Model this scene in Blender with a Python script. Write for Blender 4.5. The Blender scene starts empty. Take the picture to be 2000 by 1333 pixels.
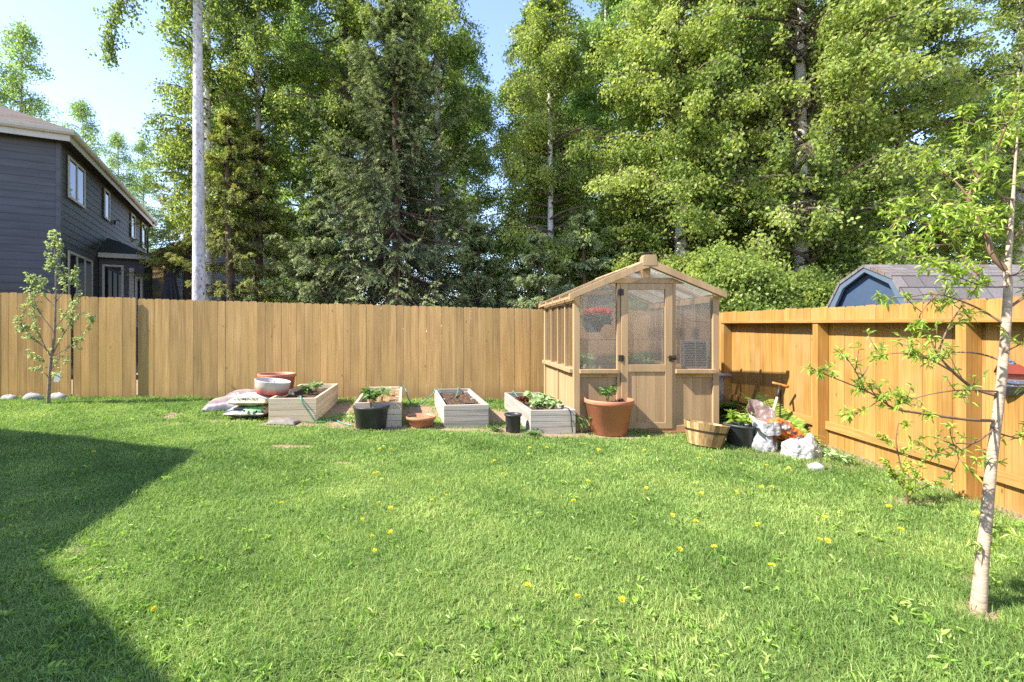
import bpy, math, random
import numpy as np
from mathutils import Vector, Matrix
PI = math.pi
rnd = random.Random(7)
rs = np.random.RandomState(11)
C = bpy.context.scene.collection
S = bpy.context.scene
# ------------------------------------------------------------------ layout helpers (metres; photo pixels only to look up places)
F, CX, CY, CAMH = 890.0, 890.0, 648.0, 1.4547
def gz(x, y):
    return -0.01765*np.clip(x, -14, 9) + 0.0175*np.clip(y, -3, 14)
def W(px, py, d):
    return Vector(((px-CX)/F*d, d, CAMH-(py-CY)/F*d))
def G(px, py):
    d = CAMH/((py-CY)/F+0.0175-0.01765*(px-CX)/F)
    x = (px-CX)/F*d
    return Vector((x, d, float(gz(x, d))))
def GD(px, d):
    x = (px-CX)/F*d
    return Vector((x, d, float(gz(x, d))))
def GB(px, py, dy):                                     # centre of a thing whose near foot shows at (px, py)
    p = G(px, py); return Vector((p.x*(p.y+dy)/p.y, p.y+dy, p.z))
def snoise(x, y, s=1.0, seed=0):
    a = seed*1.7
    return (np.sin(x*s*1.9+1.3*np.sin(y*s*1.1+a)+a)+np.sin(y*s*2.3+1.7*np.sin(x*s*0.9-a)+2*a)
            + 0.6*np.sin((x+y)*s*3.7+a*3)+0.5*np.sin((x-y*1.3)*s*5.1+a*2+np.sin(x*s*2.2)))/3.1
# ------------------------------------------------------------------ mesh helpers
class MB:
    def __init__(s): s.v = []; s.f = []; s.m = []; s.a = []
    def add(s, vs, fs, mi=0, val=None):
        o = len(s.v)
        if val is None: val = rnd.random()
        s.v += [tuple(p) for p in vs]; s.a += [val]*len(vs)
        for f in fs: s.f.append(tuple(i+o for i in f)); s.m.append(mi)
    def box(s, x0, y0, z0, x1, y1, z1, mi=0, val=None, M=None):
        vs = [Vector(p) for p in ((x0,y0,z0),(x1,y0,z0),(x1,y1,z0),(x0,y1,z0),(x0,y0,z1),(x1,y0,z1),(x1,y1,z1),(x0,y1,z1))]
        if M is not None: vs = [M @ p for p in vs]
        s.add(vs, [(0,3,2,1),(4,5,6,7),(0,1,5,4),(1,2,6,5),(2,3,7,6),(3,0,4,7)], mi, val)
    def bar(s, a, b, w, t, up=(0,0,1), mi=0, val=None):
        a = Vector(a); b = Vector(b); d = b-a; L = d.length; d.normalize()
        u = Vector(up); sd = d.cross(u).normalized(); u2 = sd.cross(d)
        M = Matrix((( d.x, sd.x, u2.x, a.x),(d.y, sd.y, u2.y, a.y),(d.z, sd.z, u2.z, a.z),(0,0,0,1)))
        s.box(0, -w/2, -t/2, L, w/2, t/2, mi, val, M)
    def prism(s, poly, fn, d0, d1, mi=0, val=None):
        n = len(poly)
        vs = [fn(p[0], p[1], d0) for p in poly]+[fn(p[0], p[1], d1) for p in poly]
        fs = [tuple(range(n))[::-1], tuple(range(n, 2*n))]+[(i, (i+1) % n, n+(i+1) % n, n+i) for i in range(n)]
        s.add(vs, fs, mi, val)
    def tube(s, pts, rad, n=8, mi=0, val=None, cap=True):
        pts = [Vector(p) for p in pts]
        if not hasattr(rad, '__len__'): rad = [rad]*len(pts)
        vs = []; ref = Vector((0.31, 0.77, 0.55)).normalized()
        for i, p in enumerate(pts):
            t = (pts[min(i+1, len(pts)-1)]-pts[max(i-1, 0)])
            if t.length < 1e-9: t = Vector((0,0,1))
            t.normalize()
            if abs(t.dot(ref)) > 0.95: ref = Vector((0.9, -0.2, 0.3)).normalized()
            u = t.cross(ref).normalized(); w = t.cross(u)
            for k in range(n):
                q = 2*PI*k/n; vs.append(p+(u*math.cos(q)+w*math.sin(q))*rad[i])
        fs = [(i*n+k, i*n+(k+1) % n, (i+1)*n+(k+1) % n, (i+1)*n+k) for i in range(len(pts)-1) for k in range(n)]
        if cap: fs += [tuple(range(n))[::-1], tuple(range((len(pts)-1)*n, len(pts)*n))]
        s.add(vs, fs, mi, val)
    def lathe(s, prof, n=32, mi=0, val=0.5, wob=0.0, M=None):
        vs = []
        for i, (r, z) in enumerate(prof):
            for k in range(n):
                q = 2*PI*k/n; rr = r*(1+wob*math.sin(3*q+1)+wob*math.sin(5*q+2)*0.6)
                p = Vector((rr*math.cos(q), rr*math.sin(q), z)); vs.append(M @ p if M is not None else p)
        fs = [(i*n+k, i*n+(k+1) % n, (i+1)*n+(k+1) % n, (i+1)*n+k) for i in range(len(prof)-1) for k in range(n)]
        if prof[0][0] > 1e-4: fs.append(tuple(range(n))[::-1])
        if prof[-1][0] > 1e-4: fs.append(tuple(range((len(prof)-1)*n, len(prof)*n)))
        s.add(vs, fs, mi, val)
    def build(s, name, mats, parent=None, smooth=False, bevel=0.0, loc=None):
        me = bpy.data.meshes.new(name); me.from_pydata(s.v, [], s.f)
        if not isinstance(mats, (list, tuple)): mats = [mats]
        for m in mats: me.materials.append(m)
        me.polygons.foreach_set('material_index', s.m)
        at = me.attributes.new('v', 'FLOAT', 'POINT'); at.data.foreach_set('value', s.a)
        if smooth: me.polygons.foreach_set('use_smooth', [True]*len(me.polygons))
        me.update()
        o = bpy.data.objects.new(name, me); C.objects.link(o)
        if parent is not None: o.parent = parent
        if loc is not None: o.location = loc
        if bevel:
            b = o.modifiers.new('bevel', 'BEVEL'); b.width = bevel; b.segments = 2; b.limit_method = 'ANGLE'; b.angle_limit = 0.6
        if smooth and bevel == 0:
            pass
        return o
def quads(name, V, Q, mats, parent=None, val=None, smooth=False, mi=None):
    V = np.ascontiguousarray(V, dtype=np.float32).reshape(-1, 3); Q = np.ascontiguousarray(Q, dtype=np.int32).reshape(-1, 4)
    me = bpy.data.meshes.new(name)
    me.vertices.add(len(V)); me.vertices.foreach_set('co', V.ravel())
    me.loops.add(Q.size); me.loops.foreach_set('vertex_index', Q.ravel())
    me.polygons.add(len(Q)); me.polygons.foreach_set('loop_start', np.arange(0, Q.size, 4, dtype=np.int32))
    if not isinstance(mats, (list, tuple)): mats = [mats]
    for m in mats: me.materials.append(m)
    if mi is not None: me.polygons.foreach_set('material_index', np.ascontiguousarray(mi, dtype=np.int32))
    me.polygons.foreach_set('use_smooth', np.full(len(Q), smooth, dtype=bool))
    if val is not None:
        at = me.attributes.new('v', 'FLOAT', 'POINT'); at.data.foreach_set('value', np.ascontiguousarray(val, dtype=np.float32))
    me.update(calc_edges=True)
    o = bpy.data.objects.new(name, me); C.objects.link(o)
    if parent is not None: o.parent = parent
    return o
def nrm(a):
    return a/np.maximum(np.linalg.norm(a, axis=-1, keepdims=True), 1e-9)
def leaf_np(P, A, L, Wd, N=None, hexa=False, fold=0.25, droop=0.0):
    """leaf blades: base points P, axes A, lengths L, widths Wd"""
    n = len(P); A = nrm(A)
    if N is None: N = nrm(np.cross(A, rs.normal(size=(n, 3))))
    else: N = nrm(N-A*np.sum(N*A, 1, keepdims=True))
    B = np.cross(A, N); L = L[:, None]; Wd = Wd[:, None]
    dz = np.zeros((n, 3)); dz[:, 2] = -droop; dz = dz*L
    if hexa:
        V = np.stack([P, P+A*L*0.32+B*Wd*0.5+N*Wd*fold, P+A*L*0.68+B*Wd*0.36+N*Wd*fold*0.8+dz*0.4, P+A*L+dz,
                      P+A*L*0.68-B*Wd*0.36+N*Wd*fold*0.8+dz*0.4, P+A*L*0.32-B*Wd*0.5+N*Wd*fold], 1)
        i = np.arange(n)[:, None]*6
        Q = np.concatenate([i+np.array([[0,1,2,3]]), i+np.array([[0,3,4,5]])], 0)
    else:
        V = np.stack([P, P+A*L*0.45+B*Wd*0.5+N*Wd*fold, P+A*L+dz, P+A*L*0.45-B*Wd*0.5+N*Wd*fold], 1)
        Q = np.arange(n*4).reshape(n, 4)
    return V.reshape(-1, 3), Q
def tubes_np(P, R, n=4):
    """many tubes at once: P[B,S,3], R[B,S]"""
    B, Sn, _ = P.shape
    T = nrm(np.gradient(P, axis=1)); ref = np.array([0.31, 0.77, 0.55])
    U = nrm(np.cross(T, ref)); Wv = np.cross(T, U)
    q = np.arange(n)*2*PI/n
    V = P[:, :, None, :]+(U[:, :, None, :]*np.cos(q)[None, None, :, None]+Wv[:, :, None, :]*np.sin(q)[None, None, :, None])*R[:, :, None, None]
    b = np.arange(B)[:, None, None]*Sn*n; s_ = np.arange(Sn-1)[None, :, None]*n; k = np.arange(n)[None, None, :]
    k2 = (k+1) % n
    Q = np.stack([b+s_+k, b+s_+k2, b+s_+n+k2, b+s_+n+k], -1).reshape(-1, 4)
    return V.reshape(-1, 3), Q
def join(parts):
    Vs, Qs, o = [], [], 0
    for V, Q in parts: Vs.append(V); Qs.append(Q+o); o += len(V)
    return np.concatenate(Vs), np.concatenate(Qs)
def tag(o, label=None, cat=None, group=None, kind=None):
    if label: o['label'] = label
    if cat: o['category'] = cat
    if group: o['group'] = group
    if kind: o['kind'] = kind
    return o
def thing(name, label, cat, loc=(0,0,0), rz=0.0, group=None):
    o = bpy.data.objects.new(name, None); C.objects.link(o); o.empty_display_size = 0.2
    o.location = loc; o.rotation_euler = (0, 0, rz)
    return tag(o, label, cat, group)
def copy_tree(o, parent=None):
    c = o.copy(); C.objects.link(c)
    if parent is not None: c.parent = parent
    for ch in list(o.children): copy_tree(ch, c)
    return c
# ------------------------------------------------------------------ materials
class NT:
    def __init__(s, name):
        s.m = bpy.data.materials.new(name); s.m.use_nodes = True; s.t = s.m.node_tree; s.b = s.t.nodes['Principled BSDF']; s.out = s.t.nodes['Material Output']
    def n(s, t, **kw):
        x = s.t.nodes.new(t)
        for k, v in kw.items():
            if k.startswith('i_'): x.inputs[k[2:].replace('_', ' ')].default_value = v
            else: setattr(x, k, v)
        return x
    def l(s, a, b): s.t.links.new(a, b)
    def ramp(s, fac, stops):
        r = s.n('ShaderNodeValToRGB'); e = r.color_ramp.elements
        while len(e) < len(stops): e.new(0.5)
        for q, (p, c) in zip(e, stops): q.position = p; q.color = (*c, 1) if len(c) == 3 else c
        s.l(fac, r.inputs[0]); return r.outputs[0]
    def mix(s, fac, a, b, mode='MIX'):
        x = s.n('ShaderNodeMix', data_type='RGBA', blend_type=mode)
        for sock, val in ((0, fac), (6, a), (7, b)):
            if hasattr(val, 'is_linked') or hasattr(val, 'links'): s.l(val, x.inputs[sock])
            else: x.inputs[sock].default_value = val if sock == 0 else ((*val, 1) if len(val) == 3 else val)
        return x.outputs[2]
    def coord(s, scale=(1,1,1), offs=True, kind='Object'):
        tc = s.n('ShaderNodeTexCoord'); mp = s.n('ShaderNodeMapping'); mp.inputs['Scale'].default_value = scale
        src = tc.outputs[kind]
        if offs:
            at = s.n('ShaderNodeAttribute', attribute_name='v'); mu = s.n('ShaderNodeMath', operation='MULTIPLY'); mu.inputs[1].default_value = 53.0
            s.l(at.outputs['Fac'], mu.inputs[0]); ad = s.n('ShaderNodeVectorMath', operation='ADD'); s.l(src, ad.inputs[0]); s.l(mu.outputs[0], ad.inputs[1]); src = ad.outputs[0]
        s.l(src, mp.inputs[0]); return mp.outputs[0]
    def noise(s, vec, scale=5.0, detail=4.0, rough=0.55, dist=0.0):
        x = s.n('ShaderNodeTexNoise'); x.inputs['Scale'].default_value = scale; x.inputs['Detail'].default_value = detail
        x.inputs['Roughness'].default_value = rough; x.inputs['Distortion'].default_value = dist
        if vec is not None: s.l(vec, x.inputs['Vector'])
        return x.outputs['Fac']
    def bump(s, h, strength=0.3, dist=0.01):
        x = s.n('ShaderNodeBump'); x.inputs['Strength'].default_value = strength; x.inputs['Distance'].default_value = dist
        s.l(h, x.inputs['Height']); s.l(x.outputs[0], s.b.inputs['Normal'])
    def col(s, c): s.l(c, s.b.inputs['Base Color'])
    def rough(s, v): s.b.inputs['Roughness'].default_value = v
    def v(s): return s.n('ShaderNodeAttribute', attribute_name='v').outputs['Fac']
K = 0.70
def kk_(c): return tuple(x*K for x in c) if max(c) > 0.12 else c
def wood(name, dark, light, along='z', rough=0.75, var=0.35, knots=True, tint=None, bump=0.25, fine=60, foot=None):
    dark, light = kk_(dark), kk_(light); tint = kk_(tint) if tint else None
    t = NT(name); sc = {'z': (fine, fine, 1.6), 'x': (1.6, fine, fine), 'y': (fine, 1.6, fine)}[along]
    g = t.noise(t.coord(sc), 1.0, 5, 0.6, 0.4); c = t.ramp(g, [(0.32, dark), (0.68, light)])
    sc2 = tuple(x*0.12 if x > 2 else x*0.5 for x in sc)
    g2 = t.noise(t.coord(sc2), 1.0, 3); c = t.mix(0.55, c, t.ramp(g2, [(0.35, (0.62,0.6,0.57)), (0.65, (1.12,1.1,1.08))]), 'MULTIPLY')
    vr = t.ramp(t.v(), [(0.0, (1-var,)*3), (0.5, (1,1,1)), (1.0, (1+var*0.7, 1+var*0.6, 1+var*0.45))]); c = t.mix(1.0, c, vr, 'MULTIPLY')
    if tint: c = t.mix(t.ramp(t.noise(t.coord((0.9,0.9,0.9)), 1.3, 3), [(0.45, (0,0,0)), (0.75, (0.8,0.8,0.8))]), c, tint)
    if knots:
        vo = t.n('ShaderNodeTexVoronoi'); vo.inputs['Scale'].default_value = 1.0
        kk = {'z': (7, 7, 2.6), 'x': (2.6, 7, 7), 'y': (7, 2.6, 7)}[along]; t.l(t.coord(kk), vo.inputs['Vector'])
        k = t.ramp(vo.outputs['Distance'], [(0.03, (1,1,1)), (0.085, (0,0,0))]); c = t.mix(k, c, tuple(x*0.42 for x in dark))
    if foot:                                             # soil splash along the foot of the boards
        tc = t.n('ShaderNodeTexCoord'); sx = t.n('ShaderNodeSeparateXYZ'); t.l(tc.outputs['Object'], sx.inputs[0]); ma = t.n('ShaderNodeMath', operation='MULTIPLY_ADD'); t.l(t.noise(t.coord((7,7,2)), 1.0, 4), ma.inputs[0]); ma.inputs[1].default_value = -0.45; t.l(sx.outputs[2], ma.inputs[2])
        c = t.mix(t.ramp(ma.outputs[0], [(0.0, (0.75,)*3), (0.22, (0,0,0))]), c, foot)
    t.col(c); t.rough(rough); t.bump(g, bump, 0.004); t.b.inputs['Specular IOR Level'].default_value = 0.25
    return t.m
def plain(name, c, rough=0.6, var=0.12, scale=6.0, bump=0.0, metal=0.0, spec=0.4, dirt=None):
    c = kk_(c); t = NT(name); g = t.noise(t.coord((1,1,1)), scale, 5)
    cc = t.ramp(g, [(0.3, tuple(x*(1-var) for x in c)), (0.7, tuple(min(1, x*(1+var)) for x in c))])
    if dirt is not None: cc = t.mix(t.ramp(t.noise(t.coord((1,1,1)), scale*0.6, 6, 0.7), [(0.5, (0,0,0)), (0.72, (0.7,)*3)]), cc, dirt)
    t.col(cc); t.rough(rough); t.b.inputs['Metallic'].default_value = metal; t.b.inputs['Specular IOR Level'].default_value = spec
    if bump: t.bump(t.noise(t.coord((1,1,1)), scale*5, 4), bump, 0.006)
    return t.m
def leafmat(name, stops, trans, tfac=0.4, rough=0.45, spec=0.4):
    t = NT(name); c = t.ramp(t.v(), stops); t.col(c); t.rough(rough); t.b.inputs['Specular IOR Level'].default_value = spec
    tr = t.n('ShaderNodeBsdfTranslucent'); tc = t.mix(1.0, c, trans, 'MULTIPLY'); t.l(tc, tr.inputs[0])
    mx = t.n('ShaderNodeMixShader'); mx.inputs[0].default_value = tfac
    t.l(t.b.outputs[0], mx.inputs[1]); t.l(tr.outputs[0], mx.inputs[2]); t.l(mx.outputs[0], t.out.inputs[0])
    return t.m
MT = {}
MT['fence'] = wood('fence_boards', (0.58,0.34,0.12), (0.85,0.55,0.23), 'z', 0.8, 0.22, tint=(0.66,0.42,0.14), foot=(0.34,0.19,0.085))
MT['fence_side'] = wood('stained_boards', (0.42,0.205,0.048), (0.60,0.345,0.095), 'z', 0.7, 0.22, tint=(0.52,0.34,0.14))
MT['fence_rail'] = wood('stained_rail', (0.44,0.22,0.06), (0.60,0.345,0.11), 'y', 0.7, 0.12)
MT['gh'] = wood('greenhouse_timber', (0.53,0.35,0.18), (0.61,0.415,0.225), 'z', 0.65, 0.06, knots=False, bump=0.12)
MT['gh_base'] = plain('red_base', (0.42,0.16,0.07), 0.8, 0.2)
MT['newwood'] = wood('new_pine', (0.86,0.68,0.44), (1.0,0.86,0.62), 'x', 0.75, 0.1)
MT['newwood_y'] = wood('new_pine_side', (0.86,0.68,0.44), (1.0,0.86,0.62), 'y', 0.75, 0.1)
MT['midwood'] = wood('fading_pine', (0.68,0.54,0.38), (0.86,0.72,0.54), 'x', 0.8, 0.12)
MT['midwood_y'] = wood('fading_pine_side', (0.68,0.54,0.38), (0.86,0.72,0.54), 'y', 0.8, 0.12)
MT['greywood'] = wood('weathered_planks', (0.40,0.36,0.31), (0.74,0.67,0.56), 'x', 0.85, 0.2)
MT['greywood_y'] = wood('weathered_planks_side', (0.40,0.37,0.33), (0.66,0.62,0.55), 'y', 0.85, 0.15)
MT['terra'] = plain('terracotta_plastic', (0.60,0.22,0.115), 0.55, 0.08, 4, dirt=(0.55,0.30,0.2))
MT['blackpot'] = plain('black_plastic', (0.035,0.037,0.04), 0.42, 0.25, 9, dirt=(0.09,0.085,0.075))
MT['soil'] = plain('potting_soil', (0.095,0.06,0.038), 0.95, 0.5, 30, 0.8, spec=0.1)
MT['straw'] = plain('dry_mulch', (0.38,0.24,0.12), 0.95, 0.45, 40, 0.8, spec=0.1)
MT['hose'] = plain('green_hose', (0.10,0.34,0.24), 0.4)
MT['drip'] = plain('black_tube', (0.03,0.03,0.032), 0.45)
MT['metal_dark'] = plain('dark_iron', (0.03,0.022,0.018), 0.5, 0.3, 30)
MT['white'] = plain('white_paint', (0.95,0.95,0.92), 0.5, 0.04)
MT['trim'] = plain('cream_trim', (0.62,0.60,0.50), 0.5, 0.05)
MT['siding'] = wood('blue_grey_siding', (0.076,0.081,0.087), (0.097,0.103,0.110), 'x', 0.6, 0.06, knots=False, bump=0.08)
MT['dark'] = plain('dark_soffit', (0.04,0.04,0.042), 0.8)
MT['glass'] = plain('window_glass', (0.015,0.018,0.02), 0.03, 0.1, spec=0.9)
MT['stone'] = plain('pale_stone', (0.42,0.41,0.38), 0.9, 0.25, 12, 0.5)
MT['concrete'] = plain('grey_concrete', (0.38,0.37,0.35), 0.9, 0.2, 10)
def shingle(name, a, b, moss, sc=1.0, mossy=0.5):
    t = NT(name); br = t.n('ShaderNodeTexBrick'); t.l(t.coord((sc, sc, sc), False), br.inputs['Vector'])
    br.inputs['Scale'].default_value = 3.0; br.inputs['Mortar Size'].default_value = 0.02; br.inputs['Brick Width'].default_value = 0.9; br.inputs['Row Height'].default_value = 0.42
    br.inputs['Color1'].default_value = (*a, 1); br.inputs['Color2'].default_value = (*b, 1); br.inputs['Mortar'].default_value = (*[x*0.35 for x in a], 1)
    n1 = t.noise(t.coord((1,1,1), False), 1.6, 7, 0.68); c = t.mix(t.ramp(n1, [(mossy, (0,0,0)), (mossy+0.14, (1,1,1))]), br.outputs[0], moss)
    c = t.mix(0.7, c, t.ramp(t.noise(t.coord((1,1,1), False), 45, 3), [(0.3, (0.6,)*3), (0.7, (1.2,)*3)]), 'MULTIPLY')
    t.col(c); t.rough(0.95); t.bump(br.outputs['Fac'], -0.3, 0.01); t.b.inputs['Specular IOR Level'].default_value = 0.15
    return t.m
MT['shingle'] = shingle('brown_shingles', (0.105,0.085,0.07), (0.14,0.11,0.09), (0.10,0.075,0.06), 1.0, 0.66)
MT['shingle_moss'] = shingle('mossy_shingles', (0.15,0.11,0.085), (0.2,0.14,0.1), (0.42,0.25,0.075), 1.0, 0.44)
MT['shingle_grey'] = shingle('grey_shingles', (0.135,0.12,0.115), (0.19,0.17,0.16), (0.15,0.075,0.045), 1.0, 0.57)
MT['blue'] = plain('blue_shed_paint', (0.065,0.105,0.18), 0.55, 0.08, 8)
MT['bluetrim'] = plain('pale_blue_trim', (0.13,0.18,0.25), 0.55, 0.08, 8)
def barkmat(name, light, mid, dark, thr=0.60, sc=(6,6,26)):
    t = NT(name); v1 = t.coord(sc, False); g = t.noise(v1, 1.0, 5, 0.62, 0.6)
    c = t.ramp(g, [(0.34, mid), (0.52, light), (thr, light), (thr+0.05, dark)])
    c = t.mix(t.ramp(t.noise(t.coord((1.5,1.5,0.7), False), 1.5, 4), [(0.48, (0,0,0)), (0.62, (0.55,)*3)]), c, mid)
    t.col(c); t.rough(0.85); t.bump(g, 0.5, 0.02); t.b.inputs['Specular IOR Level'].default_value = 0.2
    return t.m
MT['birch'] = barkmat('birch_bark', (0.60,0.57,0.52), (0.40,0.36,0.31), (0.06,0.05,0.045))
MT['aspen'] = barkmat('grey_bark', (0.62,0.59,0.57), (0.27,0.245,0.23), (0.08,0.07,0.06), 0.60, (15,15,9))
MT['twig'] = plain('twig_bark', (0.11,0.08,0.06), 0.9, 0.3, 8)
MT['sprucebark'] = plain('spruce_bark', (0.10,0.065,0.045), 0.95, 0.4, 14, 0.6)
MT['youngbark'] = barkmat('young_bark', (0.43,0.325,0.24), (0.33,0.235,0.17), (0.17,0.105,0.075), 0.64)
MT['redtwig'] = plain('reddish_twig', (0.26,0.15,0.09), 0.8, 0.3, 20)
MT['applebark'] = plain('apple_bark', (0.32,0.25,0.20), 0.85, 0.35, 25)
g1 = [(0.0, (0.08,0.125,0.03)), (0.35, (0.165,0.23,0.055)), (0.65, (0.28,0.345,0.085)), (0.9, (0.38,0.43,0.13)), (1.0, (0.45,0.48,0.22))]
MT['birchleaf'] = leafmat('birch_leaves', g1, (1.7,1.7,0.85), 0.5, 0.5, 0.25)
g2 = [(0.0, (0.10,0.17,0.04)), (0.5, (0.19,0.28,0.075)), (1.0, (0.33,0.41,0.15))]
MT['farleaf'] = leafmat('pale_leaves', g2, (1.6,1.7,0.9), 0.5, 0.55, 0.2)
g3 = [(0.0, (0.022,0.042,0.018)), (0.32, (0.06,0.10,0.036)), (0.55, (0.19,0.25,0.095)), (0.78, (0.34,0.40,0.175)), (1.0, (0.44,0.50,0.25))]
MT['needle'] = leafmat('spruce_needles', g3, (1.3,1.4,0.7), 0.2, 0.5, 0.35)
g4 = [(0.0, (0.05,0.055,0.025)), (0.3, (0.14,0.145,0.05)), (0.6, (0.30,0.34,0.075)), (0.9, (0.46,0.50,0.12)), (1.0, (0.36,0.24,0.13))]
MT['needle_y'] = leafmat('olive_needles', g4, (1.3,1.4,0.7), 0.25, 0.5, 0.3)
g5 = [(0.0, (0.19,0.29,0.045)), (0.5, (0.30,0.42,0.06)), (1.0, (0.44,0.52,0.12))]
MT['youngleaf'] = leafmat('young_leaves', g5, (1.5,1.5,0.7), 0.4, 0.4, 0.45)
g6 = [(0.0, (0.22,0.28,0.11)), (0.5, (0.40,0.46,0.22)), (1.0, (0.55,0.59,0.36))]
MT['appleleaf'] = leafmat('apple_leaves', g6, (1.4,1.5,0.8), 0.35, 0.5, 0.3)
g7 = [(0.0, (0.16,0.26,0.035)), (0.5, (0.27,0.38,0.06)), (1.0, (0.40,0.48,0.12))]
MT['fern'] = leafmat('fern_leaves', g7, (1.4,1.5,0.7), 0.4, 0.5, 0.3)
g8 = [(0.0, (0.06,0.13,0.03)), (0.5, (0.12,0.21,0.05)), (1.0, (0.22,0.31,0.10))]
MT['plantleaf'] = leafmat('plant_leaves', g8, (1.3,1.4,0.8), 0.3, 0.5, 0.35)
g9 = [(0.0, (0.18,0.30,0.12)), (0.5, (0.34,0.46,0.20)), (1.0, (0.52,0.60,0.34))]
MT['lettuce'] = leafmat('pale_leaves_bed', g9, (1.2,1.3,0.8), 0.3, 0.5, 0.35)
MT['redleaf'] = leafmat('red_leaves', [(0, (0.10,0.03,0.03)), (1, (0.25,0.09,0.06))], (1.3,1.0,0.8), 0.3)
MT['redflower'] = leafmat('red_petals', [(0, (0.65,0.03,0.015)), (0.6, (0.8,0.07,0.025)), (1, (0.8,0.17,0.05))], (1,1,1), 0.3)
MT['yellow'] = leafmat('yellow_petals', [(0, (0.72,0.62,0.03)), (1, (0.80,0.74,0.06))], (1,1,1), 0.25)
gg = [(0.0, (0.12,0.21,0.05)), (0.35, (0.23,0.345,0.09)), (0.7, (0.38,0.465,0.14)), (0.88, (0.49,0.55,0.185)), (0.95, (0.50,0.52,0.20)), (1.0, (0.58,0.52,0.30))]
MT['grass'] = leafmat('grass_blades', gg, (1.4,1.5,0.7), 0.35, 0.5, 0.22)
MT['weed'] = leafmat('weed_leaves', [(0, (0.16,0.28,0.045)), (0.6, (0.28,0.42,0.075)), (1, (0.44,0.54,0.17))], (1.4,1.5,0.7), 0.35, 0.4, 0.4)
def ground_mat():
    t = NT('lawn_soil'); n1 = t.noise(t.coord((1,1,1), False), 2.2, 8, 0.7); n2 = t.noise(t.coord((1,1,1), False), 60, 6, 0.7)
    th = t.ramp(n2, [(0.3, (0.06,0.09,0.02)), (0.55, (0.13,0.18,0.045)), (0.75, (0.25,0.25,0.10))])
    so = t.ramp(n2, [(0.3, (0.13,0.085,0.05)), (0.5, (0.30,0.21,0.13)), (0.72, (0.46,0.36,0.25))])
    ad = t.n('ShaderNodeMath', operation='ADD'); t.l(t.v(), ad.inputs[0]); mm = t.n('ShaderNodeMath', operation='MULTIPLY_ADD'); t.l(n1, mm.inputs[0]); mm.inputs[1].default_value = 0.6; mm.inputs[2].default_value = -0.3
    t.l(mm.outputs[0], ad.inputs[1]); t.col(t.mix(t.ramp(ad.outputs[0], [(0.25, (0,0,0)), (0.6, (1,1,1))]), th, so)); t.rough(0.95); t.b.inputs['Specular IOR Level'].default_value = 0.1
    t.bump(n2, 0.7, 0.02); return t.m
MT['ground'] = ground_mat()
def polycarb(name, tp=0.33, rf=0.37, roughness=0.17, tint=(0.97,0.93,0.86)):
    t = NT(name); nt = t.t
    a = t.n('ShaderNodeBsdfTransparent'); a.inputs[0].default_value = (*tint, 1)
    r = t.n('ShaderNodeBsdfRefraction'); r.inputs['Color'].default_value = (*tint, 1); r.inputs['Roughness'].default_value = roughness; r.inputs['IOR'].default_value = 1.12
    tr = t.n('ShaderNodeBsdfTranslucent'); tr.inputs[0].default_value = (0.95,0.93,0.88,1)
    df = t.n('ShaderNodeBsdfDiffuse'); df.inputs[0].default_value = (0.7,0.7,0.68,1)
    gl = t.n('ShaderNodeBsdfGlossy'); gl.inputs['Roughness'].default_value = 0.12
    wv = t.n('ShaderNodeTexWave'); wv.inputs['Scale'].default_value = 28.0; wv.bands_direction = 'X'; tc = t.n('ShaderNodeTexCoord'); t.l(tc.outputs['Object'], wv.inputs[0])
    bp = t.n('ShaderNodeBump'); bp.inputs['Strength'].default_value = 0.06; bp.inputs['Distance'].default_value = 0.004; t.l(wv.outputs['Fac'], bp.inputs['Height'])
    t.l(bp.outputs[0], gl.inputs['Normal'])
    m1 = t.n('ShaderNodeMixShader'); m1.inputs[0].default_value = rf/(tp+rf); t.l(a.outputs[0], m1.inputs[1]); t.l(r.outputs[0], m1.inputs[2])
    m2 = t.n('ShaderNodeMixShader'); m2.inputs[0].default_value = 0.30; t.l(tr.outputs[0], m2.inputs[1]); t.l(df.outputs[0], m2.inputs[2])
    m3 = t.n('ShaderNodeMixShader'); m3.inputs[0].default_value = 1-tp-rf; t.l(m1.outputs[0], m3.inputs[1]); t.l(m2.outputs[0], m3.inputs[2])
    fr = t.n('ShaderNodeFresnel'); fr.inputs[0].default_value = 1.45
    m4 = t.n('ShaderNodeMixShader'); t.l(fr.outputs[0], m4.inputs[0]); t.l(m3.outputs[0], m4.inputs[1]); t.l(gl.outputs[0], m4.inputs[2])
    t.l(m4.outputs[0], t.out.inputs[0]); return t.m
MT['pc'] = polycarb('twinwall_sheet')
MT['pc_roof'] = polycarb('twinwall_roof_sheet', 0.46, 0.20, 0.2, (0.95,0.95,0.95))
# ------------------------------------------------------------------ world, sun, camera
LA, LE = math.radians(15), math.radians(45)            # light travels towards +X and a little +Y
LD = Vector((math.cos(LA)*math.cos(LE), math.sin(LA)*math.cos(LE), -math.sin(LE)))
w = bpy.data.worlds.new('World'); S.world = w; w.use_nodes = True
sky = w.node_tree.nodes.new('ShaderNodeTexSky'); sky.sky_type = 'NISHITA'; sky.sun_disc = False
sky.sun_elevation = LE; sky.sun_rotation = math.atan2(-LD.x, -LD.y); sky.air_density = 1.1; sky.dust_density = 0.25; sky.ozone_density = 4.0
bg = w.node_tree.nodes['Background']; tn = w.node_tree.nodes.new('ShaderNodeMix'); tn.data_type = 'RGBA'; tn.blend_type = 'MULTIPLY'; tn.inputs[0].default_value = 1.0; tn.inputs[7].default_value = (1.10, 0.95, 0.98, 1)
w.node_tree.links.new(sky.outputs[0], tn.inputs[6]); w.node_tree.links.new(tn.outputs[2], bg.inputs[0]); bg.inputs[1].default_value = 0.138
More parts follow.
